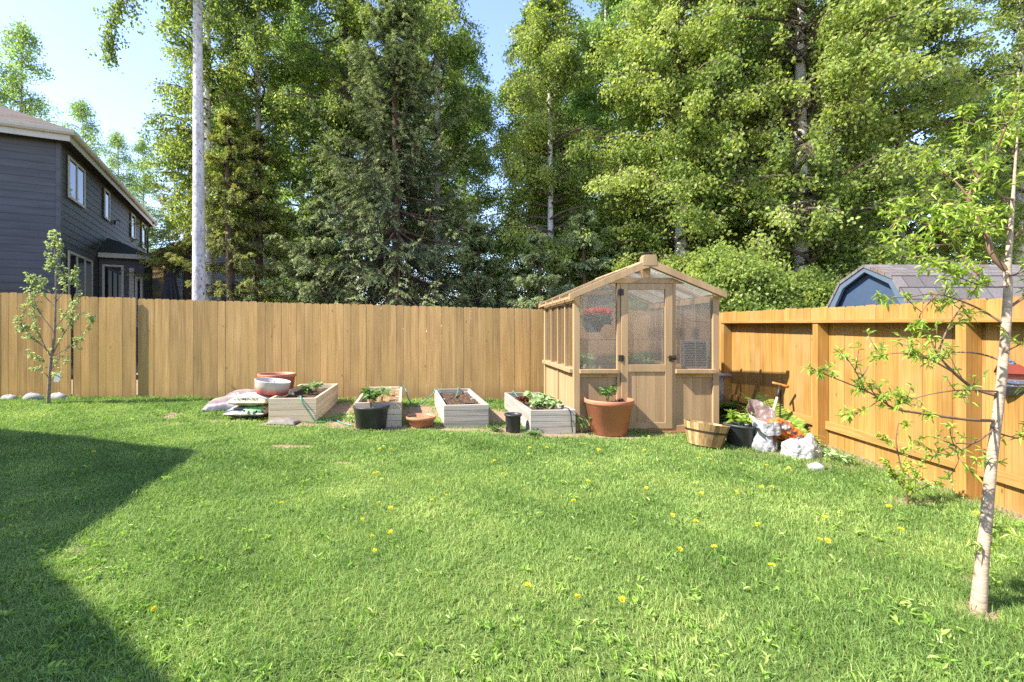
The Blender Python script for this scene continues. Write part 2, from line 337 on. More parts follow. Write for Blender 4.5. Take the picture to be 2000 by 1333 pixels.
sl = bpy.data.lights.new('sun', 'SUN'); sl.energy = 3.7; sl.angle = math.radians(0.55); sl.color = (1.0, 0.945, 0.84)
so = bpy.data.objects.new('sun', sl); C.objects.link(so); so.rotation_euler = LD.to_track_quat('-Z', 'Y').to_euler()
cam = bpy.data.cameras.new('camera'); cam.sensor_width = 36; cam.lens = 36*F/2000; cam.clip_end = 2000; cam.clip_start = 0.05
cam.shift_x = (1000-CX)/2000; cam.shift_y = -(666.5-CY)/2000
co = bpy.data.objects.new('camera', cam); C.objects.link(co); co.location = (0, 0, CAMH); co.rotation_euler = (PI/2, 0, 0); S.camera = co
S.view_settings.view_transform = 'Standard'; S.view_settings.look = 'None'; S.view_settings.exposure = 1.88; S.view_settings.gamma = 1.0
S.cycles.max_bounces = 8; S.cycles.transparent_max_bounces = 24; S.cycles.diffuse_bounces = 4; S.cycles.glossy_bounces = 3; S.cycles.transmission_bounces = 8
S.cycles.use_adaptive_sampling = False; S.cycles.use_denoising = False; S.cycles.caustics_refractive = False; S.cycles.caustics_reflective = False; S.cycles.sample_clamp_indirect = 1.5
try: S.cycles.denoiser = 'OPENIMAGEDENOISE'; S.cycles.denoising_input_passes = 'RGB_ALBEDO_NORMAL'; S.cycles.denoising_prefilter = 'ACCURATE'
except Exception: pass
# ------------------------------------------------------------------ ground and lawn
FX0, FD = 4.70, 0.062                                   # side fence: x = FX0 + FD*(y-5.81)
def fence_x(y): return FX0+FD*(y-5.81)
def back_y(x): return 8.1+(x+8.1)*0.0621
DIRT = []                                               # (x, y, rx, ry, amount)
def dirt(px, py, rx, ry, a=1.0):
    p = G(px, py); DIRT.append((p.x, p.y, rx, ry, a))
for q in ((668,800,0.36,0.8),(670,828,0.3,0.3),(735,838,0.45,0.16),(820,806,0.42,0.75),(820,835,0.4,0.2),(910,841,0.5,0.12),(975,815,0.3,0.7),
          (990,842,0.35,0.22),(1080,850,0.5,0.16),(1135,845,0.2,0.3),(570,830,0.5,0.14),(500,820,0.5,0.12,0.6),(700,790,0.3,0.6,0.7),
          (572,872,0.30,0.065),(668,905,0.11,0.06),(150,1078,0.12,0.07,0.45),(335,828,0.32,0.10,0.7),(420,823,0.35,0.10,0.7),(345,812,0.10,0.25,1.0),
          (1200,853,0.5,0.12,0.9),(1290,850,0.35,0.1,0.7),(1890,1135,0.10,0.07,0.5),(1912,1195,0.13,0.10,0.7),(1540,890,0.6,0.16,0.6),(1775,978,0.35,0.12,0.6),
          (1720,1080,0.15,0.08,0.4),(1620,910,0.35,0.25,0.5),(1410,1105,0.16,0.05,0.4),(1270,1140,0.14,0.05,0.35),(620,890,0.25,0.1,0.4),(1440,880,0.35,0.1,0.5)):
    dirt(*q)
def dirt_at(x, y):
    d = np.zeros_like(x)
    for (cx, cy, rx, ry, a) in DIRT:
        r = ((x-cx)/rx)**2+((y-cy)/ry)**2
        d = np.maximum(d, a*np.clip((1.35-r)*0.9+0.35*snoise(x, y, 9, 3)+0.25*snoise(x, y, 27, 8), 0, 1)*(r < 2.2))
    fx = FX0+FD*(y-5.81)
    d = np.maximum(d, 0.75*np.clip(1-(fx-x-0.05)/0.32, 0, 1)*(x < fx+0.1))
    d = np.maximum(d, 0.9*((y > back_y(x)+0.05) | (x > fx+0.05)))
    return d
def bumps(x, y):
    inside = np.clip((9.5-y)/0.5, 0, 1)
    z = (0.018*snoise(x, y, 0.7, 1)+0.009*snoise(x, y, 2.3, 2))*inside
    for (px, py, rx, ry, h) in ((310,813,0.34,0.16,0.06),(415,812,0.40,0.17,0.07)):      # torn, lifted pieces of turf
        p = G(px, py); z = z+h*np.clip(1.2-((x-p.x)/rx)**2-((y-p.y)/ry)**2, 0, 1)
    return z
def gzb(x, y): return gz(x, y)+bumps(x, y)
xs = np.concatenate([[-400,-200,-100,-60,-40,-28,-20,-15], np.arange(-12, 7.01, 0.07), [8,10,14,20,30,50,90,200,400]])
ys = np.concatenate([[-60,-30,-15,-8,-4,-2,-1], np.arange(0, 9.6, 0.07), [10,11,12,14,17,22,30,45,80,160,400,900]])
X, Y = np.meshgrid(xs, ys); nx, ny = len(xs), len(ys)
Z = gzb(X, Y); V = np.stack([X, Y, Z], -1).reshape(-1, 3)
i = (np.arange(ny-1)[:, None]*nx+np.arange(nx-1)[None, :]).reshape(-1)
gr = quads('ground', V, np.stack([i, i+1, i+1+nx, i+nx], 1), MT['ground'], val=dirt_at(X, Y).ravel(), smooth=True); tag(gr, kind='structure')
def grass():
    Ps, Hs, Ws, Vs = [], [], [], []
    for (d0, d1, dens, wd, hh) in ((1.45, 2.4, 10500, 0.0038, 0.050), (2.4, 3.3, 10500, 0.0040, 0.048), (3.3, 4.6, 7800, 0.0052, 0.047), (4.6, 6.2, 5400, 0.007, 0.046), (6.2, 8.9, 3600, 0.0095, 0.05)):
        x0, x1 = -1.12*d1-0.5, min(1.36*d1+0.2, 5.0); n = int(dens*(x1-x0)*(d1-d0))
        x = rs.uniform(x0, x1, n); y = rs.uniform(d0, d1, n)
        cl = 0.5+0.5*snoise(x, y, 1.1, 5); c2 = 0.5+0.5*snoise(x, y, 4.5, 6); c3 = 0.5+0.5*snoise(x, y, 0.45, 9)
        keep = (rs.uniform(size=n) > dirt_at(x, y)*1.02) & (x < FX0+FD*(y-5.81)-0.03) & (y < back_y(x)-0.02) & (rs.uniform(size=n) < 0.72+0.5*c2)
        x, y, cl, c2, c3 = x[keep], y[keep], cl[keep], c2[keep], c3[keep]; n = len(x)
        edge = np.clip(1-(back_y(x)-y)/0.25, 0, 1)
        H = 0.9*hh*rs.uniform(0.45, 1.15, n)*(0.5+0.65*c2+0.6*(1-cl))*(1+0.9*edge)
        c4 = 0.5+0.5*snoise(x, y, 3.2, 12); v = np.clip(0.02+0.52*rs.uniform(size=n)**1.2+0.42*(cl-0.38)+0.30*(c3-0.5)+0.24*(c2-0.5)+0.34*(c4-0.5), 0, 0.93)
        dry = rs.uniform(size=n) < (0.03+0.16*np.clip(c4+c3-1.25, 0, 1)); v[dry] = rs.uniform(0.93, 1, dry.sum()); H[dry] *= 0.7
        Ps.append(np.stack([x, y, gzb(x, y)-0.004], 1)); Hs.append(H); Ws.append(wd*rs.uniform(0.7, 1.3, n)); Vs.append(v)
    P = np.concatenate(Ps); H = np.concatenate(Hs); Wd = np.concatenate(Ws); v = np.concatenate(Vs); n = len(P)
    a = rs.uniform(0, 2*PI, n)+0.0; side = np.stack([np.cos(a), np.sin(a), np.zeros(n)], 1)
    la = rs.uniform(0, 2*PI, n)*0.75+1.0*snoise(P[:, 0], P[:, 1], 1.6, 7); lean = np.stack([np.cos(la), np.sin(la), np.zeros(n)], 1)*(rs.uniform(0.15, 1.2, n)*H)[:, None]
    up = np.zeros((n, 3)); up[:, 2] = H
    sw = side*Wd[:, None]*0.5
    M1 = P+lean*0.32+up*0.58; T = P+lean+up*(0.95-0.25*np.clip(np.linalg.norm(lean, axis=1)/H, 0, 1))[:, None]
    V = np.stack([P-sw, P+sw, M1-sw*0.85, M1+sw*0.85, T-sw*0.15, T+sw*0.15], 1).reshape(-1, 3)
    b = np.arange(n)[:, None]*6; Q = np.concatenate([b+np.array([[0,1,3,2]]), b+np.array([[2,3,5,4]])], 0)
    o = quads('lawn_grass', V, Q, MT['grass'], val=np.repeat(v, 6)); tag(o, 'short green lawn grass covering the back yard', 'grass', kind='stuff')
grass()
def weeds():
    Ps, As, Ls, Wd, Vv = [], [], [], [], []
    spots = []
    for k in range(620):
        d = 1.7+6.0*rs.uniform()**1.7; x = rs.uniform(-1.1*d, min(1.25*d, 4.6)); spots.append((x, d, 1))
    for k in range(170):
        px, py = rs.uniform(60, 420), rs.uniform(1040, 1330); p = G(px, py); spots.append((p.x, p.y, 0.75))
    for k in range(50):
        px, py = rs.uniform(900, 1500), rs.uniform(1200, 1330); p = G(px, py); spots.append((p.x, p.y, 0.8))
    for (x, y, s) in spots:
        if dirt_at(np.array([x]), np.array([y]))[0] > 0.5: continue
        m = rs.randint(4, 10); z = float(gzb(np.array(x), np.array(y))); a = rs.uniform(0, 2*PI, m); el = rs.uniform(0.25, 1.1, m)
        Ps.append(np.tile([x, y, z+0.012], (m, 1))+rs.normal(0, 0.012, (m, 3))*[1, 1, 0.3]); As.append(np.stack([np.cos(a)*np.cos(el), np.sin(a)*np.cos(el), np.sin(el)], 1))
        Ls.append(rs.uniform(0.03, 0.065, m)*s); Wd.append(rs.uniform(0.009, 0.018, m)*s); Vv.append(np.clip(rs.uniform(0.1, 0.9)+rs.normal(0, 0.12, m), 0, 1))
    L = np.concatenate(Ls); V, Q = leaf_np(np.concatenate(Ps), np.concatenate(As), L, np.concatenate(Wd), N=np.tile([0, 0, 1.0], (len(L), 1))+rs.normal(0, 0.3, (len(L), 3)), hexa=True, droop=0.25)
    o = quads('lawn_weeds', V, Q, MT['weed'], val=np.repeat(np.concatenate(Vv), 6)); tag(o, 'broad leaved weeds and clover mixed through the lawn', 'weeds', kind='stuff')
weeds()
def dandelions():
    n = 34; a = rs.uniform(0, 2*PI, n); el = rs.uniform(0.15, 1.2, n)
    A = np.stack([np.cos(a)*np.cos(el), np.sin(a)*np.cos(el), np.sin(el)], 1)
    V, Q = leaf_np(np.tile([0, 0, 0.058], (n, 1)), A, np.full(n, 0.019), np.full(n, 0.007))
    tv, tq = tubes_np(np.array([[[0.004, 0, -0.01], [0, 0.002, 0.03], [0, 0, 0.06]]]), np.full((1, 3), 0.0018), 5)
    VV, QQ = join([(V, Q), (tv, tq)]); mi = np.concatenate([np.zeros(len(Q)), np.ones(len(tq))])
    spots = [(1310,1022),(1358,1041),(1318,1092),(1402,1092),(1485,1043),(1508,1130),(1032,1173),(1127,1190),(1212,1192),(1433,970),(1262,970),(1122,1000),(1370,984),(1608,1032),(1598,1072),
        (1610,1072),(1738,1000),(1756,1053),(1905,1018),(867,984),(845,995),(740,1002),(763,1012),(547,1001),(706,1031),(723,1062),(768,1061),(733,1087),(1175,890),(1170,886),(1150,922),(1146,960),
        (1067,888),(1038,887),(1032,901),(1258,889),(1366,904),(1496,918),(1542,924),(1485,960),(1501,960),(1380,905),(1115,868),(1265,861),(290,1205),(183,899),(730,938),(740,936),(741,890),(762,891),(970,911),(985,938),(140,829),(160,803),(205,800)]
    first = None
    for (px, py) in spots:
        p = G(px, py); p.z = float(gzb(np.array(p.x), np.array(p.y))); s = rs.uniform(0.8, 1.15)
        if first is None: o = first = quads('dandelion', VV, QQ, [MT['yellow'], MT['weed']], val=rs.uniform(0, 1, len(VV)), mi=mi)
        else: o = first.copy(); C.objects.link(o)
        s *= 1.2; p.z += 0.012; o.location = p; o.scale = (s, s, s*0.8); o.rotation_euler = (rs.normal(0, 0.25), rs.normal(0, 0.25), rs.uniform(0, 6))
        tag(o, 'small yellow dandelion flower standing in the sunlit lawn', 'dandelion', 'dandelions dotted over the lawn')
dandelions()
# ------------------------------------------------------------------ fences
def picket(mb, fn, u0, u1, z0, z1, d0, d1, ear=0.022, val=None):
    mb.prism([(u0, z0), (u1, z0), (u1, z1-ear), (u1-ear, z1), (u0+ear, z1), (u0, z1-ear)], fn, d0, d1, 0, val)
bf = thing('back_fence', 'tan wooden board fence running along the back of the lawn', 'fence')
bdir = Vector((1, 0.0621, 0)).normalized(); bn = Vector((bdir.y, -bdir.x, 0))
def bfn(u, z, d):
    p = Vector((-8.1, 8.1, 0))+bdir*u+bn*d; return Vector((p.x, p.y, z))
def back_u(px):
    k = (px-CX)/F; # x = k*y
    return (k*8.1+8.1)/(bdir.x-k*bdir.y)
uA, uB = back_u(145), back_u(268)
for (u0, u1, off, dz) in ((-4.2, uA-0.032, 0.02, 0.035), (uA, uB-0.005, 0.012, 0.0), (uB+0.005, 13.6, -0.03, -0.01)):
    mb = MB(); u = u0
    while u < u1-0.03:
        wd = min(rnd.choice((0.139, 0.14, 0.141, 0.152, 0.137)), u1-u); p = bfn(u+wd/2, 0, 0); g = float(gz(p.x, p.y))
        t = g+1.83+dz-0.006*max(0, min(u, 9.6)); gap = rnd.choice((0.002, 0.002, 0.003, 0.005))
        d = off+rnd.uniform(-0.0015, 0.0015); picket(mb, bfn, u, u+wd-gap, g-0.02, t+rnd.uniform(-0.006, 0.006), d, d+0.018)
        u += wd
    mb.build('board_panel', MT['fence'], bf)
for uu in (-2.0, uA-0.016, 2.6, 5.0, 7.4, 9.8, 12.2):
    mb = MB(); p = bfn(uu, 0, 0); g = float(gz(p.x, p.y)); mb.prism([(uu-0.045, g-0.1), (uu+0.045, g-0.1), (uu+0.045, g+1.70), (uu-0.045, g+1.70)], bfn, -0.14, -0.05, 0); mb.build('post', MT['fence'], bf)
mb = MB()
for zz in (0.35, 1.45):
    a = bfn(-4.2, 0.285+zz+0.05, -0.05); b = bfn(13.6, 0.06+zz+0.1, -0.05); mb.bar(a-bn*0.015, b-bn*0.015, 0.038, 0.09)
mb.build('rail', MT['fence'], bf)
sf = thing('side_fence', 'orange stained wooden fence with posts and rails along the right side', 'fence')
sdir = Vector((FD, 1, 0)).normalized(); sn = Vector((-sdir.y, sdir.x, 0))          # into the yard
def sfn(u, z, d):
    p = Vector((FX0, 5.81, 0))+sdir*u+sn*d; return Vector((p.x, p.y, z))
mb = MB(); u = -5.6
while u < 2.95:
    wd = rnd.choice((0.139, 0.141, 0.138, 0.15, 0.12)); p = sfn(u, 0, 0); g = float(gz(p.x, p.y)); d = rnd.uniform(-0.002, 0.002)
    picket(mb, sfn, u, u+wd-rnd.choice((0.002, 0.003, 0.004)), g-0.03, g+1.75+rnd.uniform(-0.008, 0.008), d-0.018, d, 0.025); u += wd
mb.build('board_panel', MT['fence_side'], sf)
posts = [-5.5, -3.8, -1.80, -0.03, 2.22]
for uu in posts:
    mb = MB(); p = sfn(uu, 0, 0); g = float(gz(p.x, p.y)); mb.prism([(uu-0.045, g-0.1), (uu+0.045, g-0.1), (uu+0.045, g+1.545), (uu-0.045, g+1.545)], sfn, 0.001, 0.135); mb.build('post', MT['fence_side'], sf, bevel=0.004)
for k, (a, b) in enumerate(zip(posts[:-1], posts[1:])):
    pa, pb = sfn(a, 0, 0), sfn(b, 0, 0); ga, gb = float(gz(pa.x, pa.y)), float(gz(pb.x, pb.y))
    mb = MB(); mb.bar(sfn(a+0.05-(0.09 if k == 0 else 0), ga+1.565, 0.075), sfn(b+(0.045 if k == 3 else 0.047), gb+1.565-(0.0 if k < 3 else 0.0), 0.075), 0.15, 0.036); mb.build('top_rail', MT['fence_rail'], sf, bevel=0.003)
    mb = MB(); mb.bar(sfn(a+0.046, ga+0.26, 0.024), sfn(b-0.046, gb+0.26, 0.024), 0.04, 0.10); mb.build('bottom_rail', MT['fence_rail'], sf, bevel=0.003)
# ------------------------------------------------------------------ greenhouse
gd = 6.30; gx = (1121-CX)/F*gd; gzz = float(gz(gx+1.0, gd))+0.02
GH = thing('greenhouse', 'small tan timber greenhouse with clear panes and a closed half glazed door', 'greenhouse', (gx, gd, gzz), 0.0)
zx = lambda a: (a-302)/470.0
zy = lambda b: (1195-b)/470.0
GW, GDp = 2.01, 2.15; EH = zy(318); RH = 2.30; mid = GW/2
def bx(name, *bs, mat='gh', parent=GH, bevel=0.004):
    mb = MB()
    for b in bs: mb.box(*b)
    return mb.build(name, MT[mat], parent, bevel=bevel)
def slope_z(u): return EH+(RH-EH)*(1-abs(u-mid)/mid)
bx('base', (-0.02, -0.03, -0.12, GW+0.02, 0.02, 0.0), (-0.02, 0.02, -0.12, 0.03, GDp, 0.0), (GW-0.03, 0.02, -0.12, GW+0.02, GDp, 0.0), mat='gh_base')
bx('floor', (0.03, 0.02, -0.10, GW-0.03, GDp, -0.02), mat='straw', bevel=0)
pw = 0.085
for (a, b) in ((0, 0), (GW-pw, 0), (0, GDp-pw), (GW-pw, GDp-pw)):
    bx('corner_post', (a, b, 0, a+pw, b+pw, EH))
d0, d1, j0, j1 = zx(607), zx(940), zx(583), zx(965)
bx('door_jamb', (j0, 0.004, 0, d0-0.006, 0.075, zy(236))); bx('door_jamb', (d1+0.006, 0.004, 0, j1, 0.075, zy(236)))
tz0, tz1 = zy(236), zy(201)
def uz(z): return (z-EH)*mid/(RH-EH)
def tie(name, y0, y1):
    ub, ut = uz(tz0+0.03), uz(tz1+0.03); mb = MB(); mb.prism([(ub, tz0), (GW-ub, tz0), (GW-ut, tz1), (ut, tz1)], lambda a, b, d: Vector((a, d, b)), y0, y1); mb.build(name, MT['gh'], GH, bevel=0.003)
tie('tie_beam', 0.0, 0.08)
bx('bottom_rail', (pw, 0.006, 0.0, j0, 0.07, 0.075)); bx('bottom_rail', (j1, 0.006, 0.0, GW-pw, 0.07, 0.075)); bx('threshold', (d0-0.006, 0.006, 0.0, d1+0.006, 0.07, 0.022))
sz0, sz1 = zy(822), zy(796)
for (a, b) in ((pw-0.01, j0+0.01), (j1-0.012, GW-pw+0.03)):
    bx('sill', (a, -0.045, sz0, b, 0.06, sz1))
    a2, b2 = max(a, pw), min(b, GW-pw); mb = MB(); n = 4
    for k in range(n): mb.box(a2+(b2-a2)*k/n+0.001, 0.035, 0.075, a2+(b2-a2)*(k+1)/n-0.001, 0.055, sz0)
    mb.build('lower_panel', MT['gh'], GH, bevel=0.002); 
    mb = MB(); mb.box(a2, 0.012, sz0-0.055, b2, 0.034, sz0-0.001); mb.build('panel_trim', MT['gh'], GH)
def pane(poly, name='pane', depth=(0.036, 0.042), mat='pc', fn=None):
    mb = MB(); mb.add([(fn or (lambda a, b: Vector((a, depth[0], b))))(*p) for p in poly], [tuple(range(len(poly)))]); return mb.build(name, MT[mat], GH)
pane([(pw, sz1), (j0, sz1), (j0, tz0), (0.30, tz0), (pw, slope_z(pw)-0.05)]); pane([(j1, sz1), (GW-pw, sz1), (GW-pw, slope_z(pw)-0.05), (GW-0.30, tz0), (j1, tz0)])
pane([(0.34, tz1), (mid-0.055, tz1), (mid-0.055, RH-0.11)]); pane([(mid+0.055, tz1), (GW-0.34, tz1), (mid+0.055, RH-0.11)])
bx('king_post', (mid-0.055, 0.004, tz1, mid+0.055, 0.07, RH-0.05))
# door
dr = MB(); fw = 0.095
dz0, dz1 = 0.03, tz0-0.006; dp0, dp1 = zx(652), zx(893); pz0, pz1 = zy(766), zy(277); mz = zy(812); bz = zy(1142)
dr.box(d0, -0.012, dz0, dp0, 0.03, dz1); dr.box(dp1, -0.012, dz0, d1, 0.03, dz1); dr.box(dp0, -0.0115, pz1, dp1, 0.0295, dz1); dr.box(dp0, -0.0115, mz, dp1, 0.0295, pz0); dr.box(dp0, -0.0115, dz0, dp1, 0.0295, bz)
door = dr.build('door', MT['gh'], GH, bevel=0.003)
mb = MB(); n = 4
for k in range(n): mb.box(dp0+(dp1-dp0)*k/n+0.0012, 0.004, bz, dp0+(dp1-dp0)*(k+1)/n-0.0012, 0.022, mz)
mb.build('door_board', MT['gh'], door, bevel=0.002)
mb = MB(); mb.add([(dp0, 0.012, pz0), (dp1, 0.012, pz0), (dp1, 0.012, pz1), (dp0, 0.012, pz1)], [(0,1,2,3)]); mb.build('door_pane', MT['pc'], door)
for hz in (zy(296), zy(724)):
    mb = MB(); mb.box(d0-0.038, -0.018, hz-0.042, d0-0.004, -0.0125, hz+0.042); mb.box(d0+0.0, -0.018, hz-0.042, d0+0.034, -0.0125, hz+0.042); mb.tube([(d0-0.002, -0.02, hz-0.045), (d0-0.002, -0.02, hz+0.045)], 0.007, 8); mb.build('hinge', MT['metal_dark'], door)
hx, hz = zx(925), zy(720)
mb = MB(); mb.box(hx-0.02, -0.018, hz-0.045, hx+0.02, -0.0125, hz+0.03); mb.tube([(hx-0.055, -0.05, hz+0.008), (hx-0.02, -0.055, hz+0.005), (hx+0.01, -0.045, hz+0.002), (hx+0.008, -0.015, hz)], 0.008, 8)
mb.tube([(hx+0.0, -0.03, hz+0.0), (hx+0.075, -0.03, hz+0.002)], 0.011, 8); mb.box(hx+0.045, -0.03, hz-0.03, hx+0.078, 0.003, hz+0.03); mb.tube([(hx+0.01, -0.04, hz-0.01), (hx+0.015, -0.045, hz-0.05), (hx+0.03, -0.04, hz-0.058)], 0.006, 6)
mb.build('handle', MT['metal_dark'], door)
# sides and back
for (x0, x1, xin) in ((0.0, pw, 0.04), (GW-pw, GW, GW-0.04)):
    n = 4; sp = (GDp-2*pw)/n
    for k in range(1, n):
        y = pw+sp*k; bx('side_mullion', (x0+0.008, y-0.02, sz1, x1-0.008, y+0.02, EH-0.09))
    for k in range(1, 2): y = pw+sp*2; bx('side_stud', (x0+0.005, y-0.03, 0.06, x1-0.005, y+0.03, sz0))
    bx('side_plate', (x0+0.003, pw, EH-0.09, x1-0.003, GDp-pw, EH)); bx('side_rail', (x0+0.005, pw, 0.0, x1-0.005, GDp-pw, 0.06))
    sx0, sx1 = (x0-0.045, x0+0.06) if x0 == 0 else (x1-0.06, x1+0.045)
    bx('side_sill', (sx0, pw-0.02, sz0, sx1, GDp-pw+0.02, sz1))
    mb = MB(); m = 14
    for k in range(m): mb.box(xin-0.009, pw+(GDp-2*pw)*k/m+0.001, 0.06, xin+0.009, pw+(GDp-2*pw)*(k+1)/m-0.001, sz0)
    mb.build('side_panel', MT['gh'], GH, bevel=0.002)
    for k in range(n):
        ya, yb = pw+sp*k+(0.02 if k else 0), pw+sp*(k+1)-(0.02 if k < n-1 else 0)
        mb = MB(); mb.add([(xin, ya, sz1), (xin, yb, sz1), (xin, yb, EH-0.09), (xin, ya, EH-0.09)], [(0,1,2,3)]); mb.build('side_pane', MT['pc'], GH)
yb = GDp-0.04
bx('back_rail', (pw, yb-0.03, 0, GW-pw, yb+0.03, 0.07), (pw, yb-0.03, sz0, GW-pw, yb+0.03, sz1)); tie('back_beam', GDp-0.08, GDp)
mb = MB(); mb.box(pw, yb-0.009, 0.07, GW-pw, yb+0.009, sz0); mb.build('back_panel', MT['gh'], GH)
for u in (0.70, 1.31): bx('back_mullion', (u-0.03, GDp-0.075, sz1, u+0.03, GDp-0.01, tz0))
for (ua, ub) in ((pw, 0.67), (0.73, 1.28), (1.34, GW-pw)):
    pane([(ua, sz1), (ub, sz1), (ub, min(tz0, slope_z(ub)-0.05)), (ua, min(tz0, slope_z(ua)-0.05))], 'back_pane', (yb, yb))
# roof: rafters, sheets, ridge
OH = 0.075; rt = 0.085
OHR = 0.035
def rpt(u, y, up): return Vector((u, y, slope_z(u)+up)) if 0 <= u <= GW else Vector((u, y, EH-(RH-EH)/mid*(-u if u < 0 else u-GW)+up))
ys_r = [-0.075]+[0.02+(GDp-0.04)*k/4 for k in range(1, 4)]+[GDp+0.03]
for k, y in enumerate(ys_r):
    for s in (0, 1):
        ue = -OH-0.01*(k in (0, 4)) if s == 0 else GW+OHR+0.01*(k in (0, 4)); um = mid
        th = rt if k in (0, 4) else 0.07
        a0, a1 = rpt(ue, y, 0.06), rpt(um-0.0 if s == 0 else um, y, 0.06)
        mb = MB(); hw = 0.035 if k in (0, 4) else 0.022
        P = [a0, a1, a1-Vector((0, 0, th+0.02)), a0-Vector((0, 0, th))]
        mb.add([p+Vector((0, -hw, 0)) for p in P]+[p+Vector((0, hw, 0)) for p in P], [(0,1,2,3),(7,6,5,4),(0,4,5,1),(1,5,6,2),(2,6,7,3),(3,7,4,0)]); mb.build('rafter', MT['gh'], GH, bevel=0.004)
for s in (0, 1):
    for k in range(4):
        ya, yb2 = ys_r[k]+0.037, ys_r[k+1]-0.037; ue = -OH+0.01 if s == 0 else GW+OHR-0.01; um = mid-0.05 if s == 0 else mid+0.05
        mb = MB(); mb.add([rpt(ue, ya, 0.045), rpt(um, ya, 0.045), rpt(um, yb2, 0.045), rpt(ue, yb2, 0.045)], [(0,1,2,3)]); mb.build('roof_pane', MT['pc_roof'], GH)
    for k in range(5):
        ue = -OH if s == 0 else GW+OHR; um = mid-0.07 if s == 0 else mid+0.07; y = ys_r[k]
        if k not in (0, 4): mb = MB(); mb.bar(rpt(ue, y, 0.060), rpt(um, y, 0.060), 0.05, 0.012); mb.build('rafter_cap', MT['gh'], GH)
    mb = MB(); mb.bar(rpt(-OH+0.02 if s == 0 else GW+OHR-0.02, ys_r[0]+0.036, -0.0), rpt(-OH+0.02 if s == 0 else GW+OHR-0.02, ys_r[4]-0.036, -0.0), 0.02, 0.035); mb.build('eave_strip', MT['gh'], GH)
r0 = RH-0.03
for (ya_, yb_, hh_, ww_) in ((-0.115, 0.0, 0.145, 0.095), (0.001, GDp+0.04, 0.092, 0.055)):
    mb = MB(); mb.prism([(mid-ww_, r0), (mid+ww_, r0), (mid+ww_, r0+hh_-0.025), (mid+ww_-0.025, r0+hh_), (mid-ww_+0.025, r0+hh_), (mid-ww_, r0+hh_-0.025)], lambda a, b, d: Vector((a, d, b)), ya_, yb_); mb.build('ridge_beam', MT['gh'], GH, bevel=0.003)
# vent fan behind the right pane
mb = MB(); vx0, vx1, vz0, vz1 = zx(1022), zx(1183), sz1+0.005, zy(608)
for b in ((vx0, vz0, vx0+0.018, vz1), (vx1-0.018, vz0, vx1, vz1), (vx0+0.018, vz0, vx1-0.018, vz0+0.018), (vx0+0.018, vz1-0.018, vx1-0.018, vz1)): mb.box(b[0], 0.05, b[1], b[2], 0.11, b[3])
vt = mb.build('vent', MT['white'], GH)
mb = MB()
for k in range(11):
    z = vz0+0.03+(vz1-vz0-0.06)*k/10; mb.box(vx0+0.018, 0.06, z-0.0045, vx1-0.018, 0.075, z+0.0045)
mb.box((vx0+vx1)/2-0.004, 0.05, vz0+0.018, (vx0+vx1)/2+0.006, 0.058, vz1-0.018); mb.build('vent_slat', MT['white'], vt)
mb = MB(); mb.box(vx0+0.018, 0.09, vz0+0.018, vx1-0.018, 0.1, vz1-0.018); mb.build('vent_back', plain('brown_panel', (0.25,0.17,0.12), 0.7), vt)
# things inside the greenhouse
def ghp(u, y, z): return Vector((gx+u, gd+y, gzz+z))
def leaf_ball(n, c, r, L, Wd, rng=1.0, flat=0.8):
    d = nrm(rs.normal(size=(n, 3)))*np.array([1, 1, flat]); P = np.array(c)+d*(np.array(r)*rs.uniform(0.4, 1, (n, 1))); A = nrm(d+rs.normal(0, 0.6, (n, 3)))
    return leaf_np(P, A, rs.uniform(0.7, 1.3, n)*L, rs.uniform(0.7, 1.3, n)*Wd, hexa=True)
hb = thing('hanging_basket', 'dark hanging basket of red flowers inside the greenhouse behind the left pane', 'hanging basket', ghp(0.36, 0.35, 1.36))
mb = MB(); mb.lathe([(0.10, 0), (0.155, 0.15), (0.165, 0.16), (0.15, 0.16), (0.14, 0.12)], 24); mb.build('basket', MT['blackpot'], hb, True)
V, Q = leaf_ball(260, (0.05, 0, 0.20), (0.2, 0.16, 0.1), 0.07, 0.05); quads('foliage', V, Q, MT['plantleaf'], hb, val=rs.uniform(0, 1, len(V)//6).repeat(6))
V, Q = leaf_ball(420, (0.08, -0.02, 0.29), (0.2, 0.15, 0.06), 0.045, 0.04); quads('blossom', V, Q, MT['redflower'], hb, val=rs.uniform(0, 1, len(V)//6).repeat(6))
mb = MB()
for k in range(3): q = 2*PI*k/3+0.4; mb.tube([(0.16*math.cos(q), 0.16*math.sin(q), 0.155), (0, 0, 0.62), (0, 0, 0.74)], 0.003, 5)
mb.build('hanger', MT['metal_dark'], hb)
bt = thing('potting_bench', 'wooden slatted bench along the back inside the greenhouse', 'bench', ghp(mid, GDp-0.42, 0))
mb = MB()
for k in range(4): mb.box(-0.86, -0.2+0.1*k, 0.68, 0.86, -0.11+0.1*k, 0.70)
mb.build('top', MT['gh'], bt)
for a in (-0.8, 0.8):
    for b in (-0.17, 0.15): mb = MB(); mb.box(a-0.025, b-0.025, -0.02, a+0.025, b+0.025, 0.68); mb.build('leg', MT['gh'], bt)
sh = thing('shelf', 'narrow wooden shelf across the back panes inside the greenhouse', 'shelf', ghp(mid, GDp-0.25, 1.22))
mb = MB(); mb.box(-0.86, -0.1, 0, 0.86, 0.14, 0.022); mb.build('board', MT['gh'], sh)
mb = MB(); mb.tube([(-0.6, 0.0, -0.12), (-0.6, 0.13, -0.12), (-0.6, 0.13, 0.0)], 0.008, 6); mb.tube([(0.6, 0.0, -0.12), (0.6, 0.13, -0.12), (0.6, 0.13, 0.0)], 0.008, 6); mb.build('bracket', MT['metal_dark'], sh)
